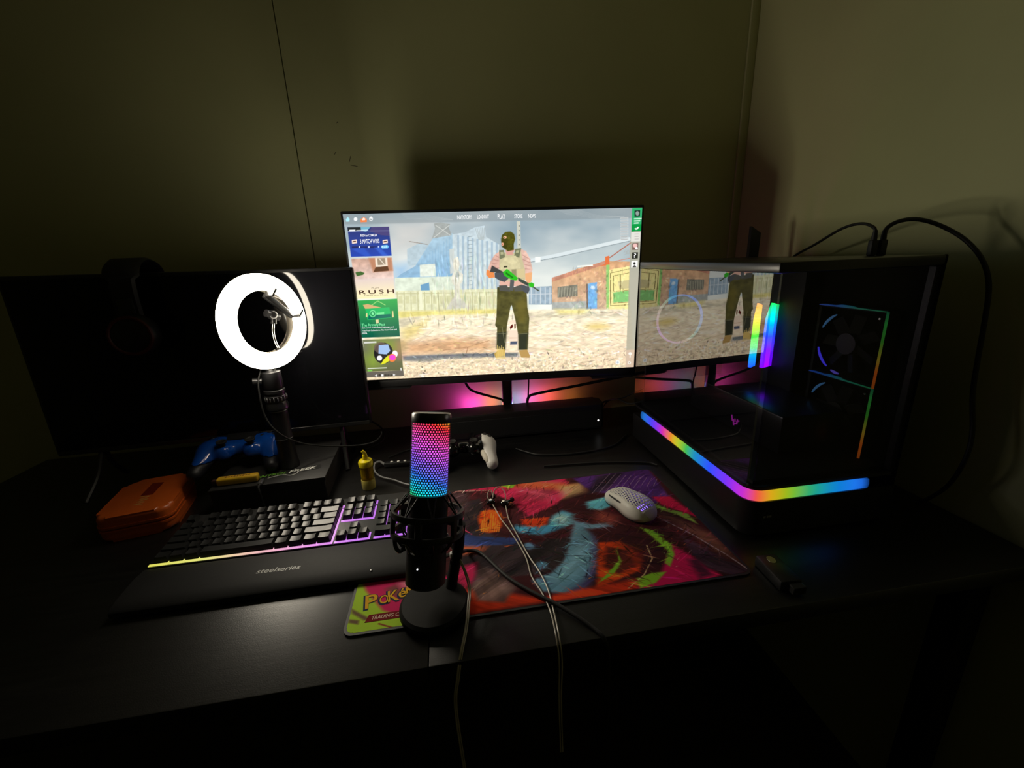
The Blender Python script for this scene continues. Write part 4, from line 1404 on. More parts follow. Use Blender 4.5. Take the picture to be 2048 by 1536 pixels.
# ember field, magenta and acid green splashes
pv.poly([(1290, 460), (1400, 455), (1520, 520), (1500, 600), (1380, 650), (1280, 690), (1285, 560)], (206, 66, 24), 1, 0.006, brush2)
pv.poly([(1330, 480), (1440, 500), (1480, 580), (1390, 620), (1320, 580)], (70, 28, 26), 0.9, 0.008, brush)
pv.poly([(1380, 400), (1600, 440), (1640, 560), (1560, 640), (1500, 560)], (66, 26, 34), 0.9, 0.03, brush2)
pv.poly([(1290, 300), (1380, 330), (1370, 370), (1280, 360)], (150, 70, 60), 0.8, 0.02, brush)
pv.poly([(560, 700), (700, 690), (1000, 740), (1300, 675), (1500, 640), (1500, 700), (1000, 760), (660, 818), (600, 800)], (196, 54, 26), 1, 0.012, brush2)
pv.poly([(570, 480), (740, 478), (700, 515), (570, 530)], (226, 110, 70), 0.7, 0.012, brush)
pv.poly([(570, 590), (680, 560), (690, 650), (620, 690), (570, 640)], (190, 36, 84), 0.95, 0.012)
pv.poly([(700, 580), (820, 600), (880, 680), (820, 760), (690, 750), (650, 680)], (80, 62, 62), 0.95, 0.008, brush)
pv.poly([(720, 650), (800, 640), (860, 690), (760, 740), (690, 730)], (176, 140, 130), 0.6, 0.03, brush)
pv.poly([(1660, 470), (1760, 530), (1900, 620), (1850, 660), (1560, 705), (1480, 690), (1600, 620)], (178, 22, 78), 1, 0.008)
pv.poly([(1700, 420), (1840, 500), (2050, 600), (1960, 625), (1840, 590), (1760, 520)], (72, 48, 66), 0.95, 0.006, brush2)
pv.poly([(1740, 545), (1790, 540), (1860, 620), (1800, 640)], (60, 26, 46), 0.9, 0.01)
pv.poly([(1560, 232), (1650, 230), (1800, 340), (1690, 300), (1600, 270)], (190, 26, 66), 1, 0.006)
pv.poly([(1600, 290), (1860, 420), (2040, 590), (1900, 520), (1700, 380), (1560, 320)], (96, 60, 50), 0.9, 0.012, brush2)
pv.line([(1580, 330), (1760, 420), (1930, 520), (2040, 595)], (166, 150, 166), 0.004, 0.8)
pv.poly([(1500, 385), (1560, 398), (1655, 470), (1672, 520), (1650, 580), (1622, 562), (1640, 505), (1570, 440)], (122, 172, 46), 1, 0.004)
pv.poly([(1382, 498), (1408, 556), (1366, 620), (1288, 664), (1360, 590), (1392, 550)], (116, 166, 42), 1, 0.003)
pv.poly([(1480, 640), (1560, 612), (1630, 606), (1580, 660), (1500, 690)], (120, 170, 40), 1, 0.004)
pv.poly([(1560, 262), (1640, 292), (1740, 318), (1790, 370), (1680, 320), (1580, 290)], (132, 166, 66), 1, 0.004)
pv.line([(1530, 470), (1560, 540), (1520, 620), (1440, 690)], (206, 176, 130), 0.004, 0.8)
pv.poly([(800, 180), (880, 168), (860, 190)], (126, 176, 50), 1, 0.004)
pv.line([(600, 340), (625, 400), (660, 420)], (226, 60, 110), 0.005, 0.8)
pv.scumble(900, 0.55, 0.35, 0.05, 0.0042, 0.30, 61, (0.2, 0.12, 1, 1), 1.76, 0.7)
pv.scumble(500, -0.6, 0.4, 0.045, 0.0038, 0.32, 62, (0.45, 0.0, 1, 0.6), 1.76, 0.7)
pv.scumble(250, 1.2, 0.3, 0.035, 0.0036, 0.5, 63, (0.2, 0.55, 0.6, 1), 1.76, 0.7)
rng_ = np.random.default_rng(77)
for k in range(70):                     # bright sparks and embers
    u0, v0 = 0.25 + 0.72 * rng_.random(), 0.05 + 0.9 * rng_.random()
    c_ = [(250, 150, 60), (236, 90, 40), (226, 200, 190), (240, 120, 90)][k % 4]
    t_ = 0.6 + 0.3 * rng_.normal()
    pv.poly([(u0, v0), (u0 + 0.03 * math.cos(t_) * rng_.random(), v0 + 0.045 * math.sin(t_) * rng_.random()), (u0 + 0.002, v0 + 0.006)], c_, 0.6, raw=True)
# lettered corner
pv.poly([(0, 930), (60, 640), (230, 640), (420, 700), (420, 880)], (146, 178, 50), 1, 0.004)
pv.poly([(110, 640), (460, 600), (560, 640), (420, 740), (330, 830), (215, 800), (130, 700)], (178, 34, 84), 1, 0.006)
pv.poly([(230, 690), (280, 670), (340, 720), (310, 745), (250, 720)], (106, 66, 60), 0.9, 0.01)
pv.poly([(310, 660), (420, 640), (410, 690), (340, 700)], (206, 186, 170), 0.8, 0.02, brush)
pv.poly([(55, 790), (110, 820), (150, 840), (120, 850), (60, 815)], (96, 72, 60), 0.95, 0.004)
pv.poly([(45, 845), (95, 850), (90, 870), (42, 862)], (96, 72, 60), 0.95, 0.004)
pv.line([(190, 865), (260, 885), (330, 885)], (120, 44, 40), 0.006, 0.9)
pv.c = np.clip(pv.c * 1.22, 0, 1)
dm = thing('desk_mat', 'printed cloth desk mat with red flame, blue and green paint design under the mouse', 'desk mat', (0.1305, 0.671, T))
b = B(); prism(b, rrect(PW + 0.008, PD + 0.008, 0.014, 8), 0.0, 0.0032)
new('rubber_base', b, RUBBER, dm)
pm = pv.mesh('printed_cloth', PW, PD, False)
# round the corners of the printed cloth
bm = bmesh.new(); bm.from_mesh(pm)
rc = 0.010
kill = []
for v in bm.verts:
    dx, dy = abs(v.co.x) - (PW / 2 - rc), abs(v.co.y) - (PD / 2 - rc)
    if dx > 0 and dy > 0 and dx * dx + dy * dy > rc * rc:
        kill.append(v)
bmesh.ops.delete(bm, geom=kill, context='VERTS')
bm.to_mesh(pm); bm.free()
new('printed_cloth', pm, attr_mat('cloth_print', 0.0, 0.85), dm, (0, 0, 0.0034), smooth=False)
PB = mat('navy_print', s2l((44, 56, 84)), 0.85, spec=0.15)
PY = mat('gold_print', s2l((232, 176, 44)), 0.85, spec=0.15)
PR = mat('maroon_print', s2l((124, 28, 34)), 0.85, spec=0.15)
PWH = mat('cream_print', s2l((238, 214, 190)), 0.85, spec=0.15)


def padpt(x, y):
    q = pv.uv([(x, y)])[0]
    return ((q[0] - 0.5) * PW, (q[1] - 0.5) * PD)


GL = 'POKéMON'
gx, gy = padpt(112, 778)
adv = [0, 0.0185, 0.0315, 0.0450, 0.0590, 0.0770, 0.0910]
siz = [0.027, 0.017, 0.023, 0.019, 0.021, 0.017, 0.020]
dyy = [-0.003, -0.003, 0.002, 0.005, 0.006, 0.006, 0.006]
wid = [0.018, 0.0135, 0.016, 0.012, 0.018, 0.0135, 0.015]
for ch, ax_, sz, dy, wd in zip(GL, adv, siz, dyy, wid):
    for m_, z_, e in ((PB, 0.0037, 0.004), (PY, 0.0040, 0.0)):
        new('lettering', text_mesh(ch, wd + e, sz + e, bold=0.03 if e else 0.012), m_, dm, (gx + 0.012 + ax_ - (0.0007 if e else 0), gy + 0.010 + dy - (0.0007 if e else 0), z_), (0, 0, rad(8)), smooth=False)
x0, y0 = padpt(122, 862)
b = B(); prism(b, [(0, 0), (0.096, 0), (0.100, 0.013), (0.004, 0.013)], 0.0036, 0.0038)
new('banner', b, PR, dm, (x0, y0, 0), (0, 0, 0))
new('lettering', text_mesh('TRADING CARD GAME', 0.074, 0.0064, shear=0.15, bold=0.006), PWH, dm, (x0 + 0.046, y0 + 0.0064, 0.0040), (0, 0, 0), smooth=False)

# ================================================================== MICROPHONE
mc = thing('microphone', 'black studio microphone with rainbow-lit mesh in a shock mount on the desk', 'microphone', (-0.054, 0.518, T))
b = B(); lathe(b, [(0, 0), (0.049, 0), (0.0505, 0.003), (0.050, 0.009), (0.046, 0.013), (0.02, 0.0145), (0, 0.0145)], 48)
new('base', b, mat('mic_base_black', (0.007, 0.007, 0.007), 0.62, noise=0.1, spec=0.2), mc, (0, 0, 0.0042))
b = B(); tube(b, [(0.024, 0.024, 0.012), (0.032, 0.030, 0.045), (0.041, 0.034, 0.080), (0.046, 0.034, 0.118)], 0.0085, 12, 6)
new('stand_arm', b, MATTE, mc)
MT = rad(7)
MTX = rad(-17)
ME = (MTX, MT, 0)
MR = Matrix.Rotation(MT, 3, 'Y') @ Matrix.Rotation(MTX, 3, 'X')
ML = (-0.009, -0.004, 0.052)                  # foot of the body axis
body_m = mat('mic_body', (0.009, 0.009, 0.010), 0.45, noise=0.1)
R_ = 0.0275
b = B(); lathe(b, [(0, 0), (R_ - 0.004, 0), (R_ + 0.0005, 0.004), (R_ + 0.0005, 0.129), (R_ - 0.002, 0.130), (0, 0.130)], 40)
body = new('body', b, body_m, mc, ML, ME)
G0, G1 = 0.130, 0.230
b = B(); lathe(b, [(R_ - 0.004, G0), (R_ - 0.0015, G0), (R_ - 0.0015, G1), (R_ - 0.004, G1)], 40)
core_st = [(0.0, (40, 214, 130)), (0.10, (24, 206, 226)), (0.26, (60, 120, 250)), (0.44, (150, 96, 246)), (0.60, (236, 96, 240)), (0.76, (252, 72, 150)), (0.90, (255, 50, 56)), (0.96, (255, 120, 40)), (1.0, (246, 232, 60))]
core = ramp_emit('microphone_glow', (0.45, 0.0, 1.0), G0 - 0.010, G1 + 0.012, core_st, 1.25)
new('lit_core', b, core, mc, ML, ME)
# perforated grille: hexagonal cells wrapped round the body
b = B()
NC, NR = 44, 30
cw = 2 * math.pi / NC
chh = (G1 - G0) / NR
hexo = [(0.0, 0.667), (0.5, 0.333), (0.5, -0.333), (0.0, -0.667), (-0.5, -0.333), (-0.5, 0.333)]
for j in range(NR):
    for i in range(NC):
        a0 = (i + (0.5 if j % 2 else 0)) * cw
        z0 = G0 + (j + 0.5) * chh
        vo = []
        vi = []
        for hx, hz in hexo:
            a = a0 + hx * cw
            z = min(max(z0 + hz * chh, G0 - 0.0004), G1 + 0.0004)
            vo.append(b.verts.new((R_ * math.cos(a), R_ * math.sin(a), z)))
        for k in range(10):
            t = math.pi / 2 - 2 * math.pi * k / 10
            a = a0 + 0.335 * math.cos(t) * cw
            z = z0 + 0.40 * math.sin(t) * chh
            vi.append(b.verts.new((R_ * math.cos(a), R_ * math.sin(a), z)))
        # stitch hexagon to the round hole
        io = 0
        ii = 0
        while io < 6 or ii < 10:
            if io / 6 <= ii / 10 and io < 6:
                b.faces.new((vo[io], vo[(io + 1) % 6], vi[ii % 10])); io += 1
            elif ii < 10:
                b.faces.new((vo[io % 6], vi[(ii + 1) % 10], vi[ii])); ii += 1
            else:
                b.faces.new((vo[io % 6], vo[(io + 1) % 6], vi[ii % 10])); io += 1
gl = new('grille', b, mat('grille_metal', (0.010, 0.010, 0.011), 0.4, spec=0.5), mc, ML, ME, smooth=False)
b = B(); lathe(b, [(R_ - 0.002, G1 - 0.0005), (R_ + 0.0006, G1 - 0.0005), (R_ + 0.0006, G1 + 0.0115), (R_ - 0.001, G1 + 0.0135), (R_ - 0.004, G1 + 0.0125), (0, G1 + 0.0125)], 40)
new('top_cap', b, SATIN, mc, ML, ME)
b = B(); lathe(b, [(0, 0), (0.0011, 0), (0.0009, 0.0008), (0, 0.001)], 10)
new('status_light', b, WHITE_LED, mc, tuple(Vector(ML) + MR @ Vector((-0.011, -0.0262, 0.032))), (rad(90) + MTX, 0, rad(-20)))
RINGM = mat('mount_plastic', (0.014, 0.014, 0.014), 0.38)
zr = {}
for z in (0.103, 0.076):
    b = B(); lathe(b, [(0.046, z - 0.0035), (0.051, z - 0.0045), (0.052, z), (0.051, z + 0.0035), (0.046, z + 0.003)], 56, closed=True)
    new('mount_ring', b, RINGM, mc, ML, ME)
for k in range(6):
    a = 2 * math.pi * k / 6 + 0.3
    b = B(); box(b, (0, 0, 0), (0.006, 0.010, 0.030), 0.002, 1, Matrix.Rotation(0, 4, 'Z'))
    mp = new('mount_strut', b, RINGM, mc)
    Mx = Matrix.LocRotScale(Vector(ML), MR, None) @ Matrix.Translation((0.049 * math.cos(a), 0.049 * math.sin(a), 0.0895)) @ Matrix.Rotation(a, 4, 'Z')
    mp.matrix_local = Mx
for k in range(8):
    a = 2 * math.pi * k / 8 + 0.15
    b = B()
    c, s_ = math.cos(a), math.sin(a)
    tube(b, [(0.049 * c, 0.049 * s_, 0.104), (0.031 * math.cos(a + .18), 0.031 * math.sin(a + .18), 0.128), (0.031 * math.cos(a - .18), 0.031 * math.sin(a - .18), 0.128), (0.049 * c, 0.049 * s_, 0.104)], 0.0014, 6, 1, False)
    new('elastic_band', b, RUBBER, mc, ML, ME)
    b = B()
    tube(b, [(0.049 * c, 0.049 * s_, 0.075), (0.031 * math.cos(a + .18), 0.031 * math.sin(a + .18), 0.052), (0.031 * math.cos(a - .18), 0.031 * math.sin(a - .18), 0.052), (0.049 * c, 0.049 * s_, 0.075)], 0.0014, 6, 1, False)
    new('elastic_band', b, RUBBER, mc, ML, ME)
for a in (rad(205), rad(25)):
    b = B(); tube(b, [(0.048, 0, 0.076), (0.046, 0, 0.062), (0.041, 0, 0.054), (0.036, 0, 0.055), (0.034, 0, 0.062)], 0.0028, 8, 5)
    o = new('mount_hook', b, RINGM, mc)
    o.matrix_local = Matrix.LocRotScale(Vector(ML), MR @ Matrix.Rotation(a, 3, 'Z'), None)
b = B(); tube(b, [(0.016, 0.030, 0.066), (0.034, 0.052, 0.055), (0.048, 0.085, 0.030), (0.052, 0.112, 0.010), (0.076, 0.105, 0.0072), (0.112, 0.040, 0.0072), (0.145, 0.0, 0.0072), (0.178, -0.033, 0.0072), (0.212, -0.072, 0.0034), (0.226, -0.0935, -0.004), (0.230, -0.0945, -0.05), (0.232, -0.09, -0.16)], 0.0030, 10, 6)
new('cable', b, RUBBER, mc)

# ================================================================== MOUSE
ms = thing('mouse', 'white lightweight gaming mouse with honeycomb shell on the desk mat', 'mouse', (0.325, 0.702, T + 0.0042), (0, 0, rad(22)))
ML_, MWd, MH = 0.118, 0.062, 0.036


def msurf(s, t):
    """s 0..1 rear to front, t -1..1 across the back of the hand shell"""
    y = -ML_ / 2 + ML_ * s
    prof = max(0.0, 1 - abs(2 * s - 1) ** (4.5 if s < 0.5 else 2.8)) ** 0.5
    waist = 1 - 0.15 * math.exp(-((s - 0.60) / 0.17) ** 2) + 0.04 * math.exp(-((s - 0.25) / 0.2) ** 2)
    hw = max(MWd / 2 * prof * waist, 0.002)
    a_ = abs((s - 0.40) / (0.40 if s < 0.40 else 0.60))
    hgt = (MH - 0.004) * max(0.0, 1 - a_ ** (3.0 if s < 0.40 else 2.4)) ** 0.62
    a = t * math.pi / 2
    x = hw * math.copysign(abs(math.sin(a)) ** 0.85, a)
    z = 0.004 + hgt * max(math.cos(a), 0) ** 0.6
    return Vector((x, y, z))


WSH = mat('white_shell', (0.88, 0.86, 0.78), 0.42)
T0 = 0.50
b = B()
ns, nt = 26, 6
for sg in (-1, 1):
    g = [[b.verts.new(msurf(i / ns, sg * (T0 - 0.06 + (1 - T0 + 0.06) * j / nt))) for j in range(nt + 1)] for i in range(ns + 1)]
    for i in range(ns):
        for j in range(nt):
            b.faces.new((g[i][j], g[i + 1][j], g[i + 1][j + 1], g[i][j + 1]))
for s0, s1 in ((0.0, 0.09), (0.93, 1.0)):
    g = [[b.verts.new(msurf(s0 + (s1 - s0) * i / 4, -T0 + 2 * T0 * j / 8)) for j in range(9)] for i in range(5)]
    for i in range(4):
        for j in range(8):
            b.faces.new((g[i][j], g[i + 1][j], g[i + 1][j + 1], g[i][j + 1]))
bmesh.ops.remove_doubles(b, verts=b.verts[:], dist=0.0003)
sh = new('side_shell', b, WSH, ms, angle=60)
m_ = sh.modifiers.new('thick', 'SOLIDIFY'); m_.thickness = 0.0015
b = B()
nr, ncol = 17, 9
for j in range(nr):
    for i in range(ncol):
        off = 0.5 if j % 2 else 0
        ct = -T0 + 2 * T0 * (i + off + 0.25) / (ncol)
        cs_ = 0.085 + 0.86 * (j + 0.5) / nr
        vo, vi = [], []
        solid = (j > nr - 5 and abs(ct) < 0.09) or cs_ > 0.86
        for hx, hz in hexo:
            tt, ss = ct + hx * 2 * T0 / ncol, min(cs_ + hz * 0.86 / nr, 1)
            vo.append(b.verts.new(msurf(ss, max(-0.62, min(0.62, tt)))))
            vi.append(b.verts.new(msurf(min(cs_ + hz * 0.60 * 0.86 / nr, 1), max(-0.62, min(0.62, ct + hx * 0.60 * 2 * T0 / ncol)))))
        for k in range(6):
            b.faces.new((vo[k], vo[(k + 1) % 6], vi[(k + 1) % 6], vi[k]))
        if solid:
            b.faces.new(vi)
bmesh.ops.remove_doubles(b, verts=b.verts[:], dist=0.0002)
hc = new('honeycomb_top', b, WSH, ms, angle=50)
m_ = hc.modifiers.new('thick', 'SOLIDIFY'); m_.thickness = 0.0014
b = B(); prism(b, [(msurf(i / 20, 0.98).x * 0.97, msurf(i / 20, 0.98).y * 0.98) for i in range(1, 20)] + [(msurf(i / 20, -0.98).x * 0.97, msurf(i / 20, -0.98).y * 0.98) for i in range(19, 0, -1)], 0.0004, 0.006)
new('chassis', b, mat('mouse_inside', (0.02, 0.02, 0.022), 0.5), ms)
b = B(); box(b, (0.004, -0.026, 0.009), (0.034, 0.022, 0.004), 0.001, 1)
new('light', b, mat('violet_led', (0.1, 0.1, 0.1), 0.5, emit=s2l((130, 96, 255)), es=2.2), ms)
b = B(); cyl(b, (-0.003, 0.034, 0.0215), (0.003, 0.034, 0.0215), 0.0068, n=24)
new('scroll_wheel', b, RUBBER, ms)
b = B(); box(b, (0, 0, 0), (0.0022, 0.034, 0.0055), 0.0009, 2)
p_ = msurf(0.62, -0.74)
new('side_button', b, RUBBER, ms, (p_.x - 0.0004, p_.y, p_.z), (0, rad(-28), rad(-3)))

# ================================================================== EARPHONES
ep = thing('earphones', 'in-ear earphones with clear twisted cable lying on the desk mat', 'earphones', (0, 0, T))
CLR = mat('clear_cable', (0.62, 0.56, 0.46), 0.28, spec=0.6)
for nm, p, rz in (('a', (0.056, 0.772, 0.0105), 20), ('b', (0.082, 0.762, 0.0105), -30)):
    me = sdf_mesh('earbud', lambda X, Y, Z: smin(sd_ell(X, Y, Z, (0, 0, 0), (0.010, 0.0075, 0.0065)), sd_caps(X, Y, Z, (0.004, 0.004, 0.001), (0.010, 0.011, 0.003), 0.0036, 0.0030), 0.004), (-0.014, -0.012, -0.011), (0.018, 0.018, 0.012), 0.0014)
    eb = new('earbud', me, GLOSSB, ep, p, (0, 0, rad(rz)))
    b = B(); lathe(b, [(0.0028, 0), (0.0052, 0.001), (0.0045, 0.006), (0.0025, 0.0075), (0, 0.0075)], 14)
    new('ear_tip', b, RUBBER, eb, (0.010, 0.011, 0.003), (rad(-80), 0, rad(-40)))
    b = B(); lathe(b, [(0, 0.0), (0.0034, 0.0), (0.0030, 0.0008), (0, 0.0011)], 14)
    new('face_plate', b, CHROME, eb, (-0.0015, -0.001, 0.0062), (rad(8), rad(-10), 0))
b = B(); tube(b, [(0.052, 0.776, 0.014), (0.050, 0.786, 0.020), (0.058, 0.795, 0.026), (0.062, 0.785, 0.017)], 0.0010, 6, 6)
new('ear_hook', b, CLR, ep)
b = B(); tube(b, [(0.060, 0.778, 0.014), (0.066, 0.792, 0.026), (0.078, 0.796, 0.030), (0.087, 0.784, 0.022), (0.086, 0.770, 0.012)], 0.0010, 6, 6)
new('ear_hook', b, CLR, ep)
zz = 0.0055
for pts in ([(0.058, 0.768, 0.010), (0.070, 0.715, zz), (0.081, 0.677, zz), (0.096, 0.603, zz), (0.097, 0.554, zz), (0.106, 0.514, zz), (0.110, 0.478, 0.004), (0.107, 0.432, 0.003), (0.108, 0.4245, -0.03), (0.107, 0.424, -0.09), (0.11, 0.43, -0.2)],
            [(0.084, 0.758, 0.010), (0.084, 0.715, zz), (0.090, 0.675, zz), (0.102, 0.601, zz), (0.111, 0.563, zz), (0.116, 0.523, zz), (0.115, 0.483, 0.004), (0.111, 0.432, 0.003), (0.112, 0.4245, -0.03), (0.110, 0.424, -0.09), (0.113, 0.43, -0.2)]):
    b = B(); tube(b, pts, 0.0011, 7, 7)
    new('cable', b, CLR, ep)
b = B(); tube(b, [(-0.028, 0.563, 0.088), (-0.020, 0.556, 0.070), (-0.010, 0.540, 0.055), (-0.003, 0.524, 0.030), (-0.006, 0.495, 0.0218), (-0.012, 0.462, 0.014), (-0.020, 0.436, 0.004), (-0.026, 0.4245, -0.02), (-0.033, 0.424, -0.07), (-0.03, 0.43, -0.2)], 0.0013, 7, 7)
new('cable', b, CLR, ep)
b = B(); tube(b, [(-0.029, 0.562, 0.087), (-0.019, 0.5545, 0.071), (-0.0085, 0.540, 0.056), (-0.0005, 0.524, 0.031), (-0.0035, 0.495, 0.0218), (-0.0095, 0.462, 0.014), (-0.0175, 0.436, 0.004), (-0.0235, 0.4245, -0.02), (-0.0305, 0.424, -0.07), (-0.0275, 0.43, -0.2)], 0.0010, 7, 7)
new('cable', b, CLR, ep)
b = B(); cyl(b, (-0.030, 0.565, 0.094), (-0.021, 0.556, 0.072), 0.0035, 0.0022, 14)
new('splitter', b, mat('pale_clear_plastic', (0.55, 0.52, 0.46), 0.3), ep)
b = B(); box(b, (-0.0225, 0.551, 0.066), (0.009, 0.009, 0.010), 0.0025, 2)
new('plug', b, WHITE, ep)

# ================================================================== YELLOW BOTTLE
yb = thing('dropper_bottle', 'small clear yellow bottle with a spouted cap behind the keyboard', 'bottle', (-0.211, 0.912, T))
YCL = mat('clear_yellow', s2l((236, 206, 30)), 0.12, trans=0.75, spec=0.5)
b = B(); lathe(b, [(0, 0), (0.0145, 0), (0.0150, 0.001), (0.0150, 0.022), (0.0145, 0.023), (0, 0.023)], 28)
new('base', b, mat('pale_yellow', s2l((206, 190, 96)), 0.4), yb)
b = B(); lathe(b, [(0.0142, 0.023), (0.0142, 0.056), (0.0126, 0.056), (0.0126, 0.025), (0, 0.025)], 28)
new('barrel', b, YCL, yb)
b = B(); lathe(b, [(0, 0.024), (0.0042, 0.026), (0.0036, 0.050), (0.0052, 0.058), (0, 0.058)], 18)
new('inner_tube', b, mat('amber_tube', s2l((140, 96, 40)), 0.35), yb)
b = B(); lathe(b, [(0, 0.056), (0.0156, 0.056), (0.0158, 0.066), (0.0140, 0.069), (0.006, 0.0715), (0.0046, 0.082), (0, 0.0825)], 28)
new('cap', b, mat('yellow_cap', s2l((236, 214, 24)), 0.25, coat=0.4), yb)
b = B(); tube(b, [(0.001, 0, 0.070), (0.002, 0, 0.080), (0.0, 0, 0.087), (-0.0035, 0, 0.092)], lambda t: 0.0050 - 0.0016 * t, 10, 5)
new('spout', b, mat('yellow_cap'), yb)

# ================================================================== SOUNDBAR
sb = thing('soundbar', 'low black soundbar with one white light below the monitor', 'soundbar', (0.166, 1.145, T), (0, 0, rad(-0.5)))
b = B()
prism(b, rrect(0.520, 0.070, 0.014, 6), 0.006, 0.078)
es = [e for e in b.edges if abs(e.verts[0].co.z - e.verts[1].co.z) < 1e-6 and e.verts[0].co.z > 0.07]
bmesh.ops.bevel(b, geom=es, offset=0.006, segments=3, affect='EDGES', profile=0.5)
new('body', b, mat('soundbar_black', (0.014, 0.013, 0.013), 0.5, noise=0.12, nscale=300), sb)
b = B(); box(b, (0, -0.0352, 0.036), (0.500, 0.0016, 0.052), 0.0006, 1)
new('front_grille', b, mat('grille_cloth', (0.008, 0.008, 0.009), 0.85, noise=0.4, nscale=900), sb)
for sx in (-1, 1):
    b = B(); box(b, (sx * 0.2, 0, 0.003), (0.05, 0.05, 0.006), 0.001, 1)
    new('rubber_foot', b, RUBBER, sb)
b = B(); lathe(b, [(0, 0), (0.0026, 0), (0.0022, 0.001), (0, 0.0013)], 14)
new('status_light', b, WHITE_LED, sb, (0.2405, -0.0355, 0.030), (rad(90), 0, 0))

# LED light bar standing behind the soundbar, washing the wall
lb = thing('light_bar', 'thin multicolour light bar hidden behind the soundbar at the wall', 'light bar', (0.16, 1.245, T))
b = B(); box(b, (0, 0, 0.0225), (0.50, 0.010, 0.045), 0.001, 1)
new('housing', b, MATTE, lb)
for x0, x1, c, e in ((-0.235, -0.16, (150, 60, 90), 0.6), (-0.14, -0.075, (236, 60, 226), 9), (-0.065, -0.035, (255, 140, 40), 9), (-0.02, 0.015, (40, 140, 170), 5), (0.03, 0.055, (110, 160, 255), 10), (0.065, 0.10, (246, 80, 236), 9), (0.105, 0.165, (255, 96, 90), 6), (0.18, 0.235, (220, 130, 60), 1.6)):
    b = B(); box(b, ((x0 + x1) / 2, 0.004, 0.0475), (x1 - x0, 0.007, 0.005), 0.0008, 1)
    new('led_segment', b, mat('led_%d_%d_%d' % c, (0.1, 0.1, 0.1), 0.5, emit=s2l(c), es=e * 5.0), lb)

# ================================================================== COMPUTER TOWER
PX0, PX1, PY0, PY1, PZ = 0.478, 0.765, 0.569, 1.030, 0.470
pc = thing('computer_tower', 'black glass-sided computer tower with rainbow light strip on the right of the desk', 'computer', ((PX0 + PX1) / 2, (PY0 + PY1) / 2, T))
hx_, hy_ = (PX1 - PX0) / 2, (PY1 - PY0) / 2
rcn = 0.030


def pco(inset, r):
    """tower footprint with a rounded front-left corner"""
    x0, x1, y0, y1 = -hx_ + inset, hx_ - inset, -hy_ + inset, hy_ - inset
    o = [(x1, y0), (x1, y1), (x0, y1)]
    for i in range(9):
        a = rad(180 + 90 * i / 8)
        o.append((x0 + r + r * math.cos(a), y0 + r + r * math.sin(a)))
    return o


PCB = mat('case_black', (0.008, 0.008, 0.009), 0.38, noise=0.1)
b = B(); prism(b, pco(0.0, rcn), 0.008, 0.074)
new('base', b, PCB, pc)
for sx in (-1, 1):
    for sy in (-1, 1):
        b = B(); box(b, (sx * 0.11, sy * 0.19, 0.004), (0.035, 0.035, 0.008), 0.001, 1)
        new('foot', b, RUBBER, pc)
b = B(); prism(b, pco(0.003, rcn - 0.003), 0.0945, 0.102)
new('sill', b, PCB, pc)
# light strip: runs along the left side, round the corner and along the front
path = [(-hx_, y) for y in np.linspace(hy_ - 0.045, -hy_ + rcn, 24)]
path += [(-hx_ + rcn + rcn * math.cos(rad(180 + a)), -hy_ + rcn + rcn * math.sin(rad(180 + a))) for a in range(10, 91, 10)]
path += [(x, -hy_) for x in np.linspace(-hx_ + rcn + 0.01, 0.088, 14)]
L = [0]
for p, q in zip(path[:-1], path[1:]):
    L.append(L[-1] + math.hypot(q[0] - p[0], q[1] - p[1]))
bm = B()
cols = []
rows = []
cxy = (0.0, 0.05)
for p, l in zip(path, L):
    # inward direction
    if p[1] > -hy_ + rcn:
        d = (1, 0)
    elif p[0] > -hx_ + rcn:
        d = (0, 1)
    else:
        d = ((-hx_ + rcn - p[0]) / rcn, (-hy_ + rcn - p[1]) / rcn)
    rows.append([bm.verts.new((p[0] + d[0] * i_, p[1] + d[1] * i_, z)) for i_, z in ((0.010, 0.0735), (0.0005, 0.0755), (-0.0010, 0.084), (0.0005, 0.0925), (0.010, 0.0945))])
    cols += [l / L[-1]] * 5
for a_, c_ in zip(rows[:-1], rows[1:]):
    for j in range(4):
        bm.faces.new((a_[j], a_[j + 1], c_[j + 1], c_[j]))
bm.faces.new(rows[0]); bm.faces.new(rows[-1][::-1])
me = bpy.data.meshes.new('light_strip')
bmesh.ops.recalc_face_normals(bm, faces=bm.faces[:])
bm.to_mesh(me); bm.free()
S_ST = [(0.0, (10, 70, 130)), (0.03, (20, 110, 200)), (0.09, (60, 60, 240)), (0.15, (140, 40, 220)), (0.19, (214, 40, 150)), (0.235, (226, 120, 40)), (0.28, (190, 190, 30)), (0.34, (60, 180, 60)), (0.40, (10, 130, 190)), (0.48, (36, 70, 246)), (0.565, (120, 40, 236)), (0.625, (190, 40, 200)), (0.66, (230, 80, 60)), (0.70, (206, 160, 20)), (0.76, (120, 180, 30)), (0.82, (30, 160, 110)), (0.90, (10, 120, 200)), (0.97, (30, 110, 230)), (1.0, (8, 40, 90))]
at = me.attributes.new('print', 'FLOAT_COLOR', 'POINT')
cc = []
for t in cols:
    for (p0, c0), (p1, c1) in zip(S_ST[:-1], S_ST[1:]):
        if t <= p1 + 1e-9:
            f_ = (t - p0) / (p1 - p0)
            l0, l1 = s2l(c0), s2l(c1)
            cc += [l0[i] * (1 - f_) + l1[i] * f_ for i in range(3)] + [1]
            break
at.data.foreach_set('color', cc)
new('light_strip', me, attr_mat('strip_light', 1.1), pc)
GLS = glass_mat('tinted_side_glass', (0.80, 0.80, 0.84), 2.9)
GLF = glass_mat('tinted_front_glass', (0.60, 0.60, 0.64), 1.25)
b = B(); box(b, (-hx_ + 0.003, 0.006, 0.278), (0.004, 2 * hy_ - 0.012, 0.352))
new('side_glass', b, GLS, pc, smooth=False)
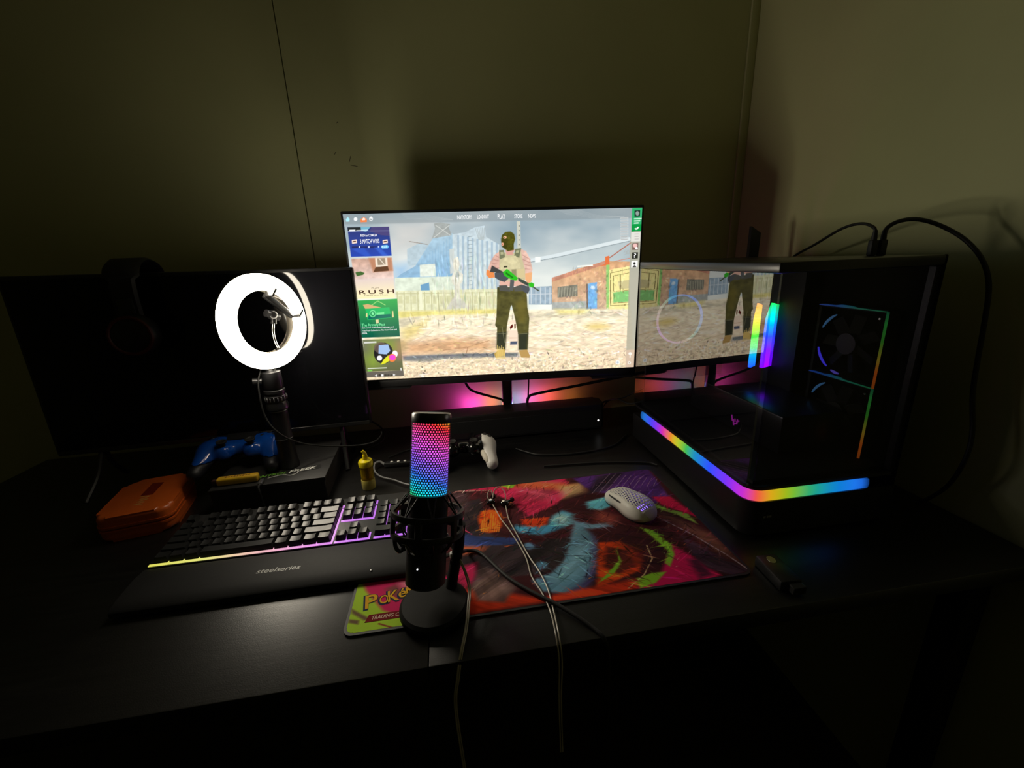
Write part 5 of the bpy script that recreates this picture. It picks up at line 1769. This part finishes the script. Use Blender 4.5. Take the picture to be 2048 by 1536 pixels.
b = B(); box(b, (0.0, -hy_ + 0.003, 0.278), (2 * hx_ - 0.014, 0.004, 0.352))
new('front_glass', b, GLF, pc, smooth=False)
b = B(); box(b, (0, 0, 0.462), (2 * hx_, 2 * hy_, 0.016), 0.003, 2)
new('top_panel', b, mat('case_top', (0.020, 0.020, 0.021), 0.30, spec=0.6), pc)
b = B(); box(b, (0.01, hy_ - 0.006, 0.278), (2 * hx_ - 0.03, 0.006, 0.36))
new('rear_panel', b, MATTE, pc, smooth=False)
b = B(); box(b, (hx_ - 0.004, 0, 0.27), (0.008, 2 * hy_, 0.40), 0.002, 1)
new('right_panel', b, mat('inside_black', (0.003, 0.003, 0.003), 0.8, spec=0.1), pc)
b = B(); box(b, (0, 0, 0.105), (2 * hx_ - 0.03, 2 * hy_ - 0.03, 0.006))
new('inner_floor', b, MATTE, pc, smooth=False)
b = B(); box(b, (hx_ - 0.008, -hy_ + 0.008, 0.278), (0.014, 0.014, 0.352), 0.002, 1)
new('corner_post', b, PCB, pc)
cx0, cy0 = (PX0 + PX1) / 2, (PY0 + PY1) / 2
b = B(); box(b, (0.722 - cx0, 0.90 - cy0, 0.300), (0.004, 0.235, 0.29))
new('motherboard', b, mat('board_black', (0.010, 0.011, 0.013), 0.45, noise=0.3, nscale=120), pc, smooth=False)
RA = [(0.0, (30, 80, 255)), (0.16, (0, 150, 250)), (0.32, (0, 210, 120)), (0.5, (40, 226, 20)), (0.68, (190, 226, 10)), (0.84, (255, 196, 10)), (1.0, (255, 150, 30))]
RB = [(0.0, (126, 0, 250)), (0.3, (92, 20, 250)), (0.5, (36, 60, 255)), (0.68, (0, 130, 250)), (0.84, (0, 206, 180)), (1.0, (20, 226, 90))]
for nm, xx, yy, wd, dp, st in (('memory_stick', 0.681, 0.858, 0.012, 0.008, RA), ('memory_stick', 0.7085, 0.848, 0.024, 0.008, RB)):
    o = [(-wd / 2, 0.0), (wd / 2 - wd * 0.0, 0.004), (wd / 2, 0.142), (-wd * 0.1, 0.146), (-wd / 2, 0.112)]
    b = B(); prism(b, o, -dp / 2, dp / 2, Matrix.Rotation(rad(90), 4, 'X'))
    new(nm, b, ramp_emit(nm + '_glow_%d' % int(xx * 1000), (0, 0, 1), 0.0, 0.144, st, 2.4), pc, (xx - cx0, yy - cy0, 0.228), smooth=False)
b = B(); box(b, (0.657 - cx0, 0.80 - cy0, 0.152), (0.128, 0.30, 0.076), 0.004, 2)
gp = new('graphics_card', b, mat('card_shroud', (0.010, 0.010, 0.014), 0.3), pc)
MAG = mat('magenta_logo', (0.1, 0.05, 0.1), 0.5, emit=s2l((206, 40, 190)), es=0.4)
for k, (y, z, w_, h_, a) in enumerate(((0.010, 0.005, 0.0035, 0.013, -20), (0.004, -0.003, 0.0035, 0.013, -15), (-0.003, -0.004, 0.011, 0.003, -20), (-0.007, 0.003, 0.0035, 0.009, 10), (0.0, 0.003, 0.003, 0.007, -10), (-0.011, 0.005, 0.0045, 0.0025, -30))):
    b = B(); box(b, (0, 0, 0), (0.0008, w_, h_))
    new('logo_stroke', b, MAG, gp, (0.5926 - cx0, 0.776 - cy0 + y, 0.134 + z), (rad(a), 0, 0))


# rear fan with a lit ring (faces the front)
fx, fz, fr = 0.5765 - cx0, 0.327, 0.060
b = B(); lathe(b, [(fr - 0.0022, -0.003), (fr - 0.0022, 0.003), (fr + 0.0018, 0.003), (fr + 0.0018, -0.003)], 56, Matrix.Rotation(rad(90), 4, 'X'), closed=True)
ring_m = ramp_emit('rear_fan_ring', (0.75, 0, 0.66), -0.06, 0.06, [(0.0, (170, 110, 200)), (0.3, (190, 170, 150)), (0.5, (120, 190, 160)), (0.75, (70, 150, 200)), (1.0, (60, 120, 230))], 0.6)
rf = new('rear_fan_ring', b, ring_m, pc, (fx, hy_ - 0.030, fz))
b = B()
box(b, (fx, hy_ - 0.018, fz + 0.064), (0.136, 0.022, 0.008)); box(b, (fx, hy_ - 0.018, fz - 0.064), (0.136, 0.022, 0.008))
box(b, (fx + 0.064, hy_ - 0.018, fz), (0.008, 0.022, 0.120)); box(b, (fx - 0.064, hy_ - 0.018, fz), (0.008, 0.022, 0.120))
new('rear_fan_frame', b, MATTE, pc, smooth=False)
for k in range(7):
    a = 2 * math.pi * k / 7
    b = B(); box(b, (0.034, 0, 0), (0.042, 0.002, 0.018), 0.0008, 1, Matrix.Rotation(rad(25), 4, 'X'))
    o = new('fan_blade', b, MATTE, rf)
    o.matrix_local = Matrix.Rotation(a, 4, 'Y')
b = B(); cyl(b, (0, -0.006, 0), (0, 0.006, 0), 0.018, n=20)
new('fan_hub', b, MATTE, rf)
# two side fans seen through the front glass (face the left)
G_ED = [(0.0, (190, 90, 20)), (0.22, (206, 96, 24)), (0.4, (170, 150, 40)), (0.62, (60, 150, 40)), (0.85, (50, 160, 60)), (1.0, (30, 110, 70))]
SFX = 0.738 - cx0
for zc in (0.3115, 0.1765):
    yc = 0.683 - cy0
    h = 0.067
    b = B()
    box(b, (SFX + 0.006, yc, zc + h), (0.024, 2 * h, 0.006)); box(b, (SFX + 0.006, yc, zc - h), (0.024, 2 * h, 0.006))
    box(b, (SFX + 0.006, yc - h, zc), (0.024, 0.006, 2 * h)); box(b, (SFX + 0.006, yc + h, zc), (0.024, 0.006, 2 * h))
    ff = new('side_fan', b, MATTE, pc, smooth=False)
    # lit edge: bulged light guide down the near edge
    o = [(-0.0016, -h), (0.0030, -h + 0.004), (0.0030, -h * 0.55), (0.0012, -h * 0.35), (0.0012, h * 0.30), (0.0036, h * 0.45), (0.0036, h * 0.75), (0.0010, h * 0.90), (0.0, h), (-0.0016, h)]
    b = B(); prism(b, o, -0.002, 0.002, Matrix.Rotation(rad(90), 4, 'X') @ Matrix.Rotation(0, 4, 'Z'))
    new('light_guide', b, ramp_emit('fan_edge_glow_%d' % int(zc * 1000), (0, 0, 1), -h, h, G_ED, 0.5), ff, (SFX - 0.008, yc - h - 0.002, zc), (0, 0, rad(40)))
    b = B(); prism(b, [(-h, 0), (-h * 0.2, 0.0006), (0, 0.0030), (h * 0.3, 0.0034), (h * 0.5, 0.001), (h * 0.8, 0.0014), (h, 0), (h, -0.0012), (-h, -0.0012)], -0.002, 0.002, Matrix.Rotation(rad(90), 4, 'X'))
    new('light_guide', b, ramp_emit('fan_top_glow_%d' % int(zc * 1000), (1, 0, 0), -h, h, [(0.0, (30, 140, 80)), (0.4, (30, 140, 110)), (0.7, (30, 100, 180)), (1.0, (40, 90, 200))], 0.42), ff, (SFX - 0.008, yc, zc + h + 0.001), (0, 0, rad(90)))
    # arcs on the blade ring
    for a0, a1, c in ((118, 156, (40, 80, 110)), (196, 238, (60, 50, 206)), (250, 268, (70, 60, 150))):
        bm = B()
        rr0, rr1 = 0.056, 0.0605
        ra_ = []
        for i in range(9):
            t = i / 8
            a = rad(a0 + (a1 - a0) * t)
            wq = (rr1 - rr0) * math.sin(math.pi * (0.12 + 0.76 * t)) / 2
            # local: y to the back is +, seen from the left (-x)
            ra_.append([bm.verts.new((dx, -(0.0585 + s * wq) * math.cos(a), (0.0585 + s * wq) * math.sin(a))) for dx in (0, 0.002) for s in (-1, 1)])
        for p, q in zip(ra_[:-1], ra_[1:]):
            for i, j in ((0, 1), (1, 3), (3, 2), (2, 0)):
                bm.faces.new((p[i], p[j], q[j], q[i]))
        new('light_arc', bm, mat('fan_arc_%d_%d_%d' % c, (0.05, 0.05, 0.05), 0.5, emit=s2l(c), es=1.3), ff, (SFX - 0.008, yc, zc))
    for k in range(7):
        a = 2 * math.pi * k / 7
        b = B(); box(b, (0, 0.033, 0), (0.002, 0.044, 0.020), 0.0006, 1, Matrix.Rotation(rad(25), 4, 'Y'))
        o = new('fan_blade', b, MATTE, ff)
        o.matrix_local = Matrix.Translation((SFX + 0.004, yc, zc)) @ Matrix.Rotation(a, 4, 'X')
    b = B(); cyl(b, (SFX - 0.006, yc, zc), (SFX + 0.012, yc, zc), 0.020, n=24)
    new('fan_hub', b, BLACK, ff)
    b = B(); lathe(b, [(0, 0), (0.0022, 0), (0.0018, 0.001), (0, 0.0012)], 10)
    new('screw', b, CHROME, ff, (SFX - 0.0065, yc - h + 0.011, zc + h - 0.013), (0, rad(-90), 0))
for k, (dx, w_) in enumerate(((0, 0.004), (0.006, 0.003), (0.011, 0.004))):
    b = B(); box(b, (0, 0, 0), (w_, 0.0006, 0.0035))
    new('badge_mark', b, mat('badge_grey', (0.30, 0.30, 0.30), 0.4), pc, (0.512 - cx0 + dx, -hy_ - 0.0002, 0.044))

an = thing('antenna', 'flat black wireless antenna standing behind the computer tower', 'antenna', (0.796, 1.049, T))
b = B(); prism(b, [(-0.0135, 0.30), (0.0135, 0.30), (0.0135, 0.528), (-0.0135, 0.545)], -0.005, 0.005, Matrix.Rotation(rad(90), 4, 'X'))
new('blade', b, BLACK, an, smooth=False)
b = B(); cyl(b, (0, 0, 0.26), (0, 0, 0.30), 0.006, n=14); tube(b, [(0, 0, 0.262), (-0.02, 0, 0.262), (-0.045, -0.01, 0.262), (-0.05, -0.0175, 0.262)], 0.005, 10, 3)
new('hinge', b, SATIN, an)

# USB plugs and leads on top of the tower
for i, (x, y, label, pts) in enumerate((
    (0.728, 0.662, 'thin black lead arching left from a plug on top of the tower', [(0, 0, 0.034), (-0.001, 0.003, 0.046), (0.012, 0.04, 0.055), (0.034, 0.10, 0.050), (0.066, 0.19, 0.024), (0.09, 0.28, -0.006), (0.105, 0.36, -0.06)]),
    (0.744, 0.660, 'thick black lead looping right from a plug on the tower down the wall', [(0, 0, 0.034), (0.006, 0.001, 0.046), (0.022, -0.004, 0.055), (0.050, -0.010, 0.056), (0.078, -0.025, 0.044), (0.096, -0.052, 0.020), (0.101, -0.079, -0.012), (0.101, -0.096, -0.050), (0.101, -0.103, -0.104), (0.101, -0.108, -0.168), (0.101, -0.114, -0.226), (0.101, -0.128, -0.292), (0.097, -0.130, -0.340), (0.106, -0.11, -0.40), (0.103, -0.08, -0.450), (0.09, -0.07, -0.4685)]))):
    ld = thing('usb_lead', label, 'cable', (x, y, T + PZ))
    b = B(); box(b, (0, 0, 0.013), (0.013, 0.009, 0.026), 0.002, 2)
    new('plug', b, RUBBER, ld)
    b = B(); lathe(b, [(0.0045, 0.025), (0.0042, 0.032), (0.003, 0.042), (0, 0.042)], 12)
    new('strain_relief', b, RUBBER, ld)
    b = B(); tube(b, pts, 0.0026 if i == 0 else 0.0034, 10, 6)
    new('cable', b, RUBBER, ld)

# ================================================================== SMALL THINGS ON THE DESK
dg_ = thing('usb_receiver', 'small black receiver stick with metal plug at the front right of the desk', 'receiver', (0.470, 0.482, T), (0, 0, rad(-3)))
b = B(); box(b, (0, 0.0, 0.010), (0.034, 0.060, 0.018), 0.003, 2)
new('body', b, BLACK, dg_)
b = B(); lathe(b, [(0, 0.0190), (0.0075, 0.0190), (0.0070, 0.0196), (0, 0.0196)], 24, Matrix.Translation((0.001, 0.016, 0)) @ Matrix.Diagonal((0.8, 1.1, 1, 1)))
new('badge', b, mat('olive_badge', (0.16, 0.16, 0.07), 0.35), dg_)
b = B(); box(b, (0.004, -0.036, 0.010), (0.020, 0.013, 0.012), 0.001, 1)
new('cap', b, MATTE, dg_)
b = B(); box(b, (0.0145, -0.034, 0.012), (0.003, 0.007, 0.005), 0.0005, 1)
new('plug', b, CHROME, dg_)

rm = thing('inline_remote', 'small black cable remote with three pale buttons beside the yellow bottle', 'remote', (-0.150, 1.005, T + 0.002), (0, 0, rad(-4)))
b = B(); box(b, (0, 0, 0.006), (0.078, 0.016, 0.011), 0.0035, 2)
new('body', b, BLACK, rm)
for k in range(3):
    b = B(); lathe(b, [(0, 0), (0.0038, 0), (0.0032, 0.0012), (0, 0.0015)], 14, Matrix.Diagonal((1, 0.8, 1, 1)))
    new('button', b, WHITE, rm, (-0.020 + k * 0.0165, 0, 0.0115))
b = B(); tube(b, [(-0.038, 0.0, 0.006), (-0.050, 0.004, 0.012), (-0.060, -0.006, 0.012), (-0.056, -0.030, 0.005), (-0.035, -0.060, 0.004), (0.0, -0.082, 0.004), (0.04, -0.11, 0.004), (0.09, -0.115, 0.004)], lambda t: 0.0032 if t < 0.28 else 0.0020, 8, 7)
new('cable', b, mat('grey_sheath', (0.20, 0.20, 0.20), 0.45), rm)


def cable(name, label, pts, r, m=RUBBER):
    x, y, z = pts[0]
    b = B(); tube(b, [(p[0] - x, p[1] - y, p[2] - z) for p in pts], r, 8, 6)
    o = new(name, b, m, None, (x, y, T + z))
    return tag(o, label, 'cable')


cable('power_cable', 'thick black cable hanging below the monitor left of its post', [(0.024, 1.135, 0.190), (0.040, 1.142, 0.150), (0.064, 1.150, 0.131), (0.109, 1.176, 0.106), (0.140, 1.1855, 0.088), (0.150, 1.192, 0.050)], 0.0035)
cable('video_cable', 'thin black cable dropping straight from the monitor right of its post', [(0.216, 1.165, 0.25), (0.216, 1.168, 0.158), (0.215, 1.186, 0.085), (0.214, 1.190, 0.045)], 0.0022)
cable('video_cable', 'thick black cable sweeping from the soundbar up behind the computer tower', [(0.212, 1.189, 0.05), (0.217, 1.186, 0.092), (0.249, 1.170, 0.108), (0.349, 1.150, 0.126), (0.444, 1.120, 0.148), (0.532, 1.100, 0.165), (0.60, 1.10, 0.17)], 0.0042)
cable('speaker_cable', 'black cable curling off the right end of the soundbar', [(0.430, 1.170, 0.05), (0.455, 1.180, 0.060), (0.480, 1.150, 0.074), (0.505, 1.120, 0.068), (0.530, 1.095, 0.08), (0.58, 1.08, 0.10)], 0.0028)
cable('network_cable', 'thin black cable rising behind the right end of the soundbar', [(0.445, 1.19, 0.03), (0.470, 1.190, 0.058), (0.510, 1.180, 0.066), (0.567, 1.150, 0.103), (0.62, 1.14, 0.12)], 0.0022)
cable('charging_cable', 'thin black cable curving across the desk from the white controller towards the tower', [(0.150, 1.03, 0.0035), (0.172, 1.005, 0.0035), (0.210, 0.977, 0.0035), (0.295, 0.965, 0.0035), (0.40, 0.985, 0.0035), (0.470, 1.05, 0.0035)], 0.0024)
cable('charging_cable', 'thin black cable lying just behind the desk mat', [(0.20, 0.915, 0.0033), (0.24, 0.912, 0.0033), (0.339, 0.902, 0.0033), (0.441, 0.878, 0.0033), (0.465, 0.86, 0.0033)], 0.0022)
cable('usb_cable', 'thin black cable running from under the television to the cable remote', [(-0.27, 1.15, 0.003), (-0.25, 1.09, 0.003), (-0.215, 1.045, 0.003), (-0.195, 1.022, 0.006)], 0.0016)
cable('usb_cable', 'thin black cable running from the cable remote back to the soundbar', [(-0.185, 1.055, 0.004), (-0.150, 1.085, 0.003), (-0.105, 1.115, 0.003), (-0.10, 1.19, 0.003)], 0.0018)
cable('aerial_cable', 'black cable looping on the desk by the right foot of the television', [(-0.270, 1.120, 0.004), (-0.239, 1.135, 0.004), (-0.212, 1.165, 0.010), (-0.215, 1.195, 0.03), (-0.250, 1.20, 0.06), (-0.30, 1.19, 0.09)], 0.0024)
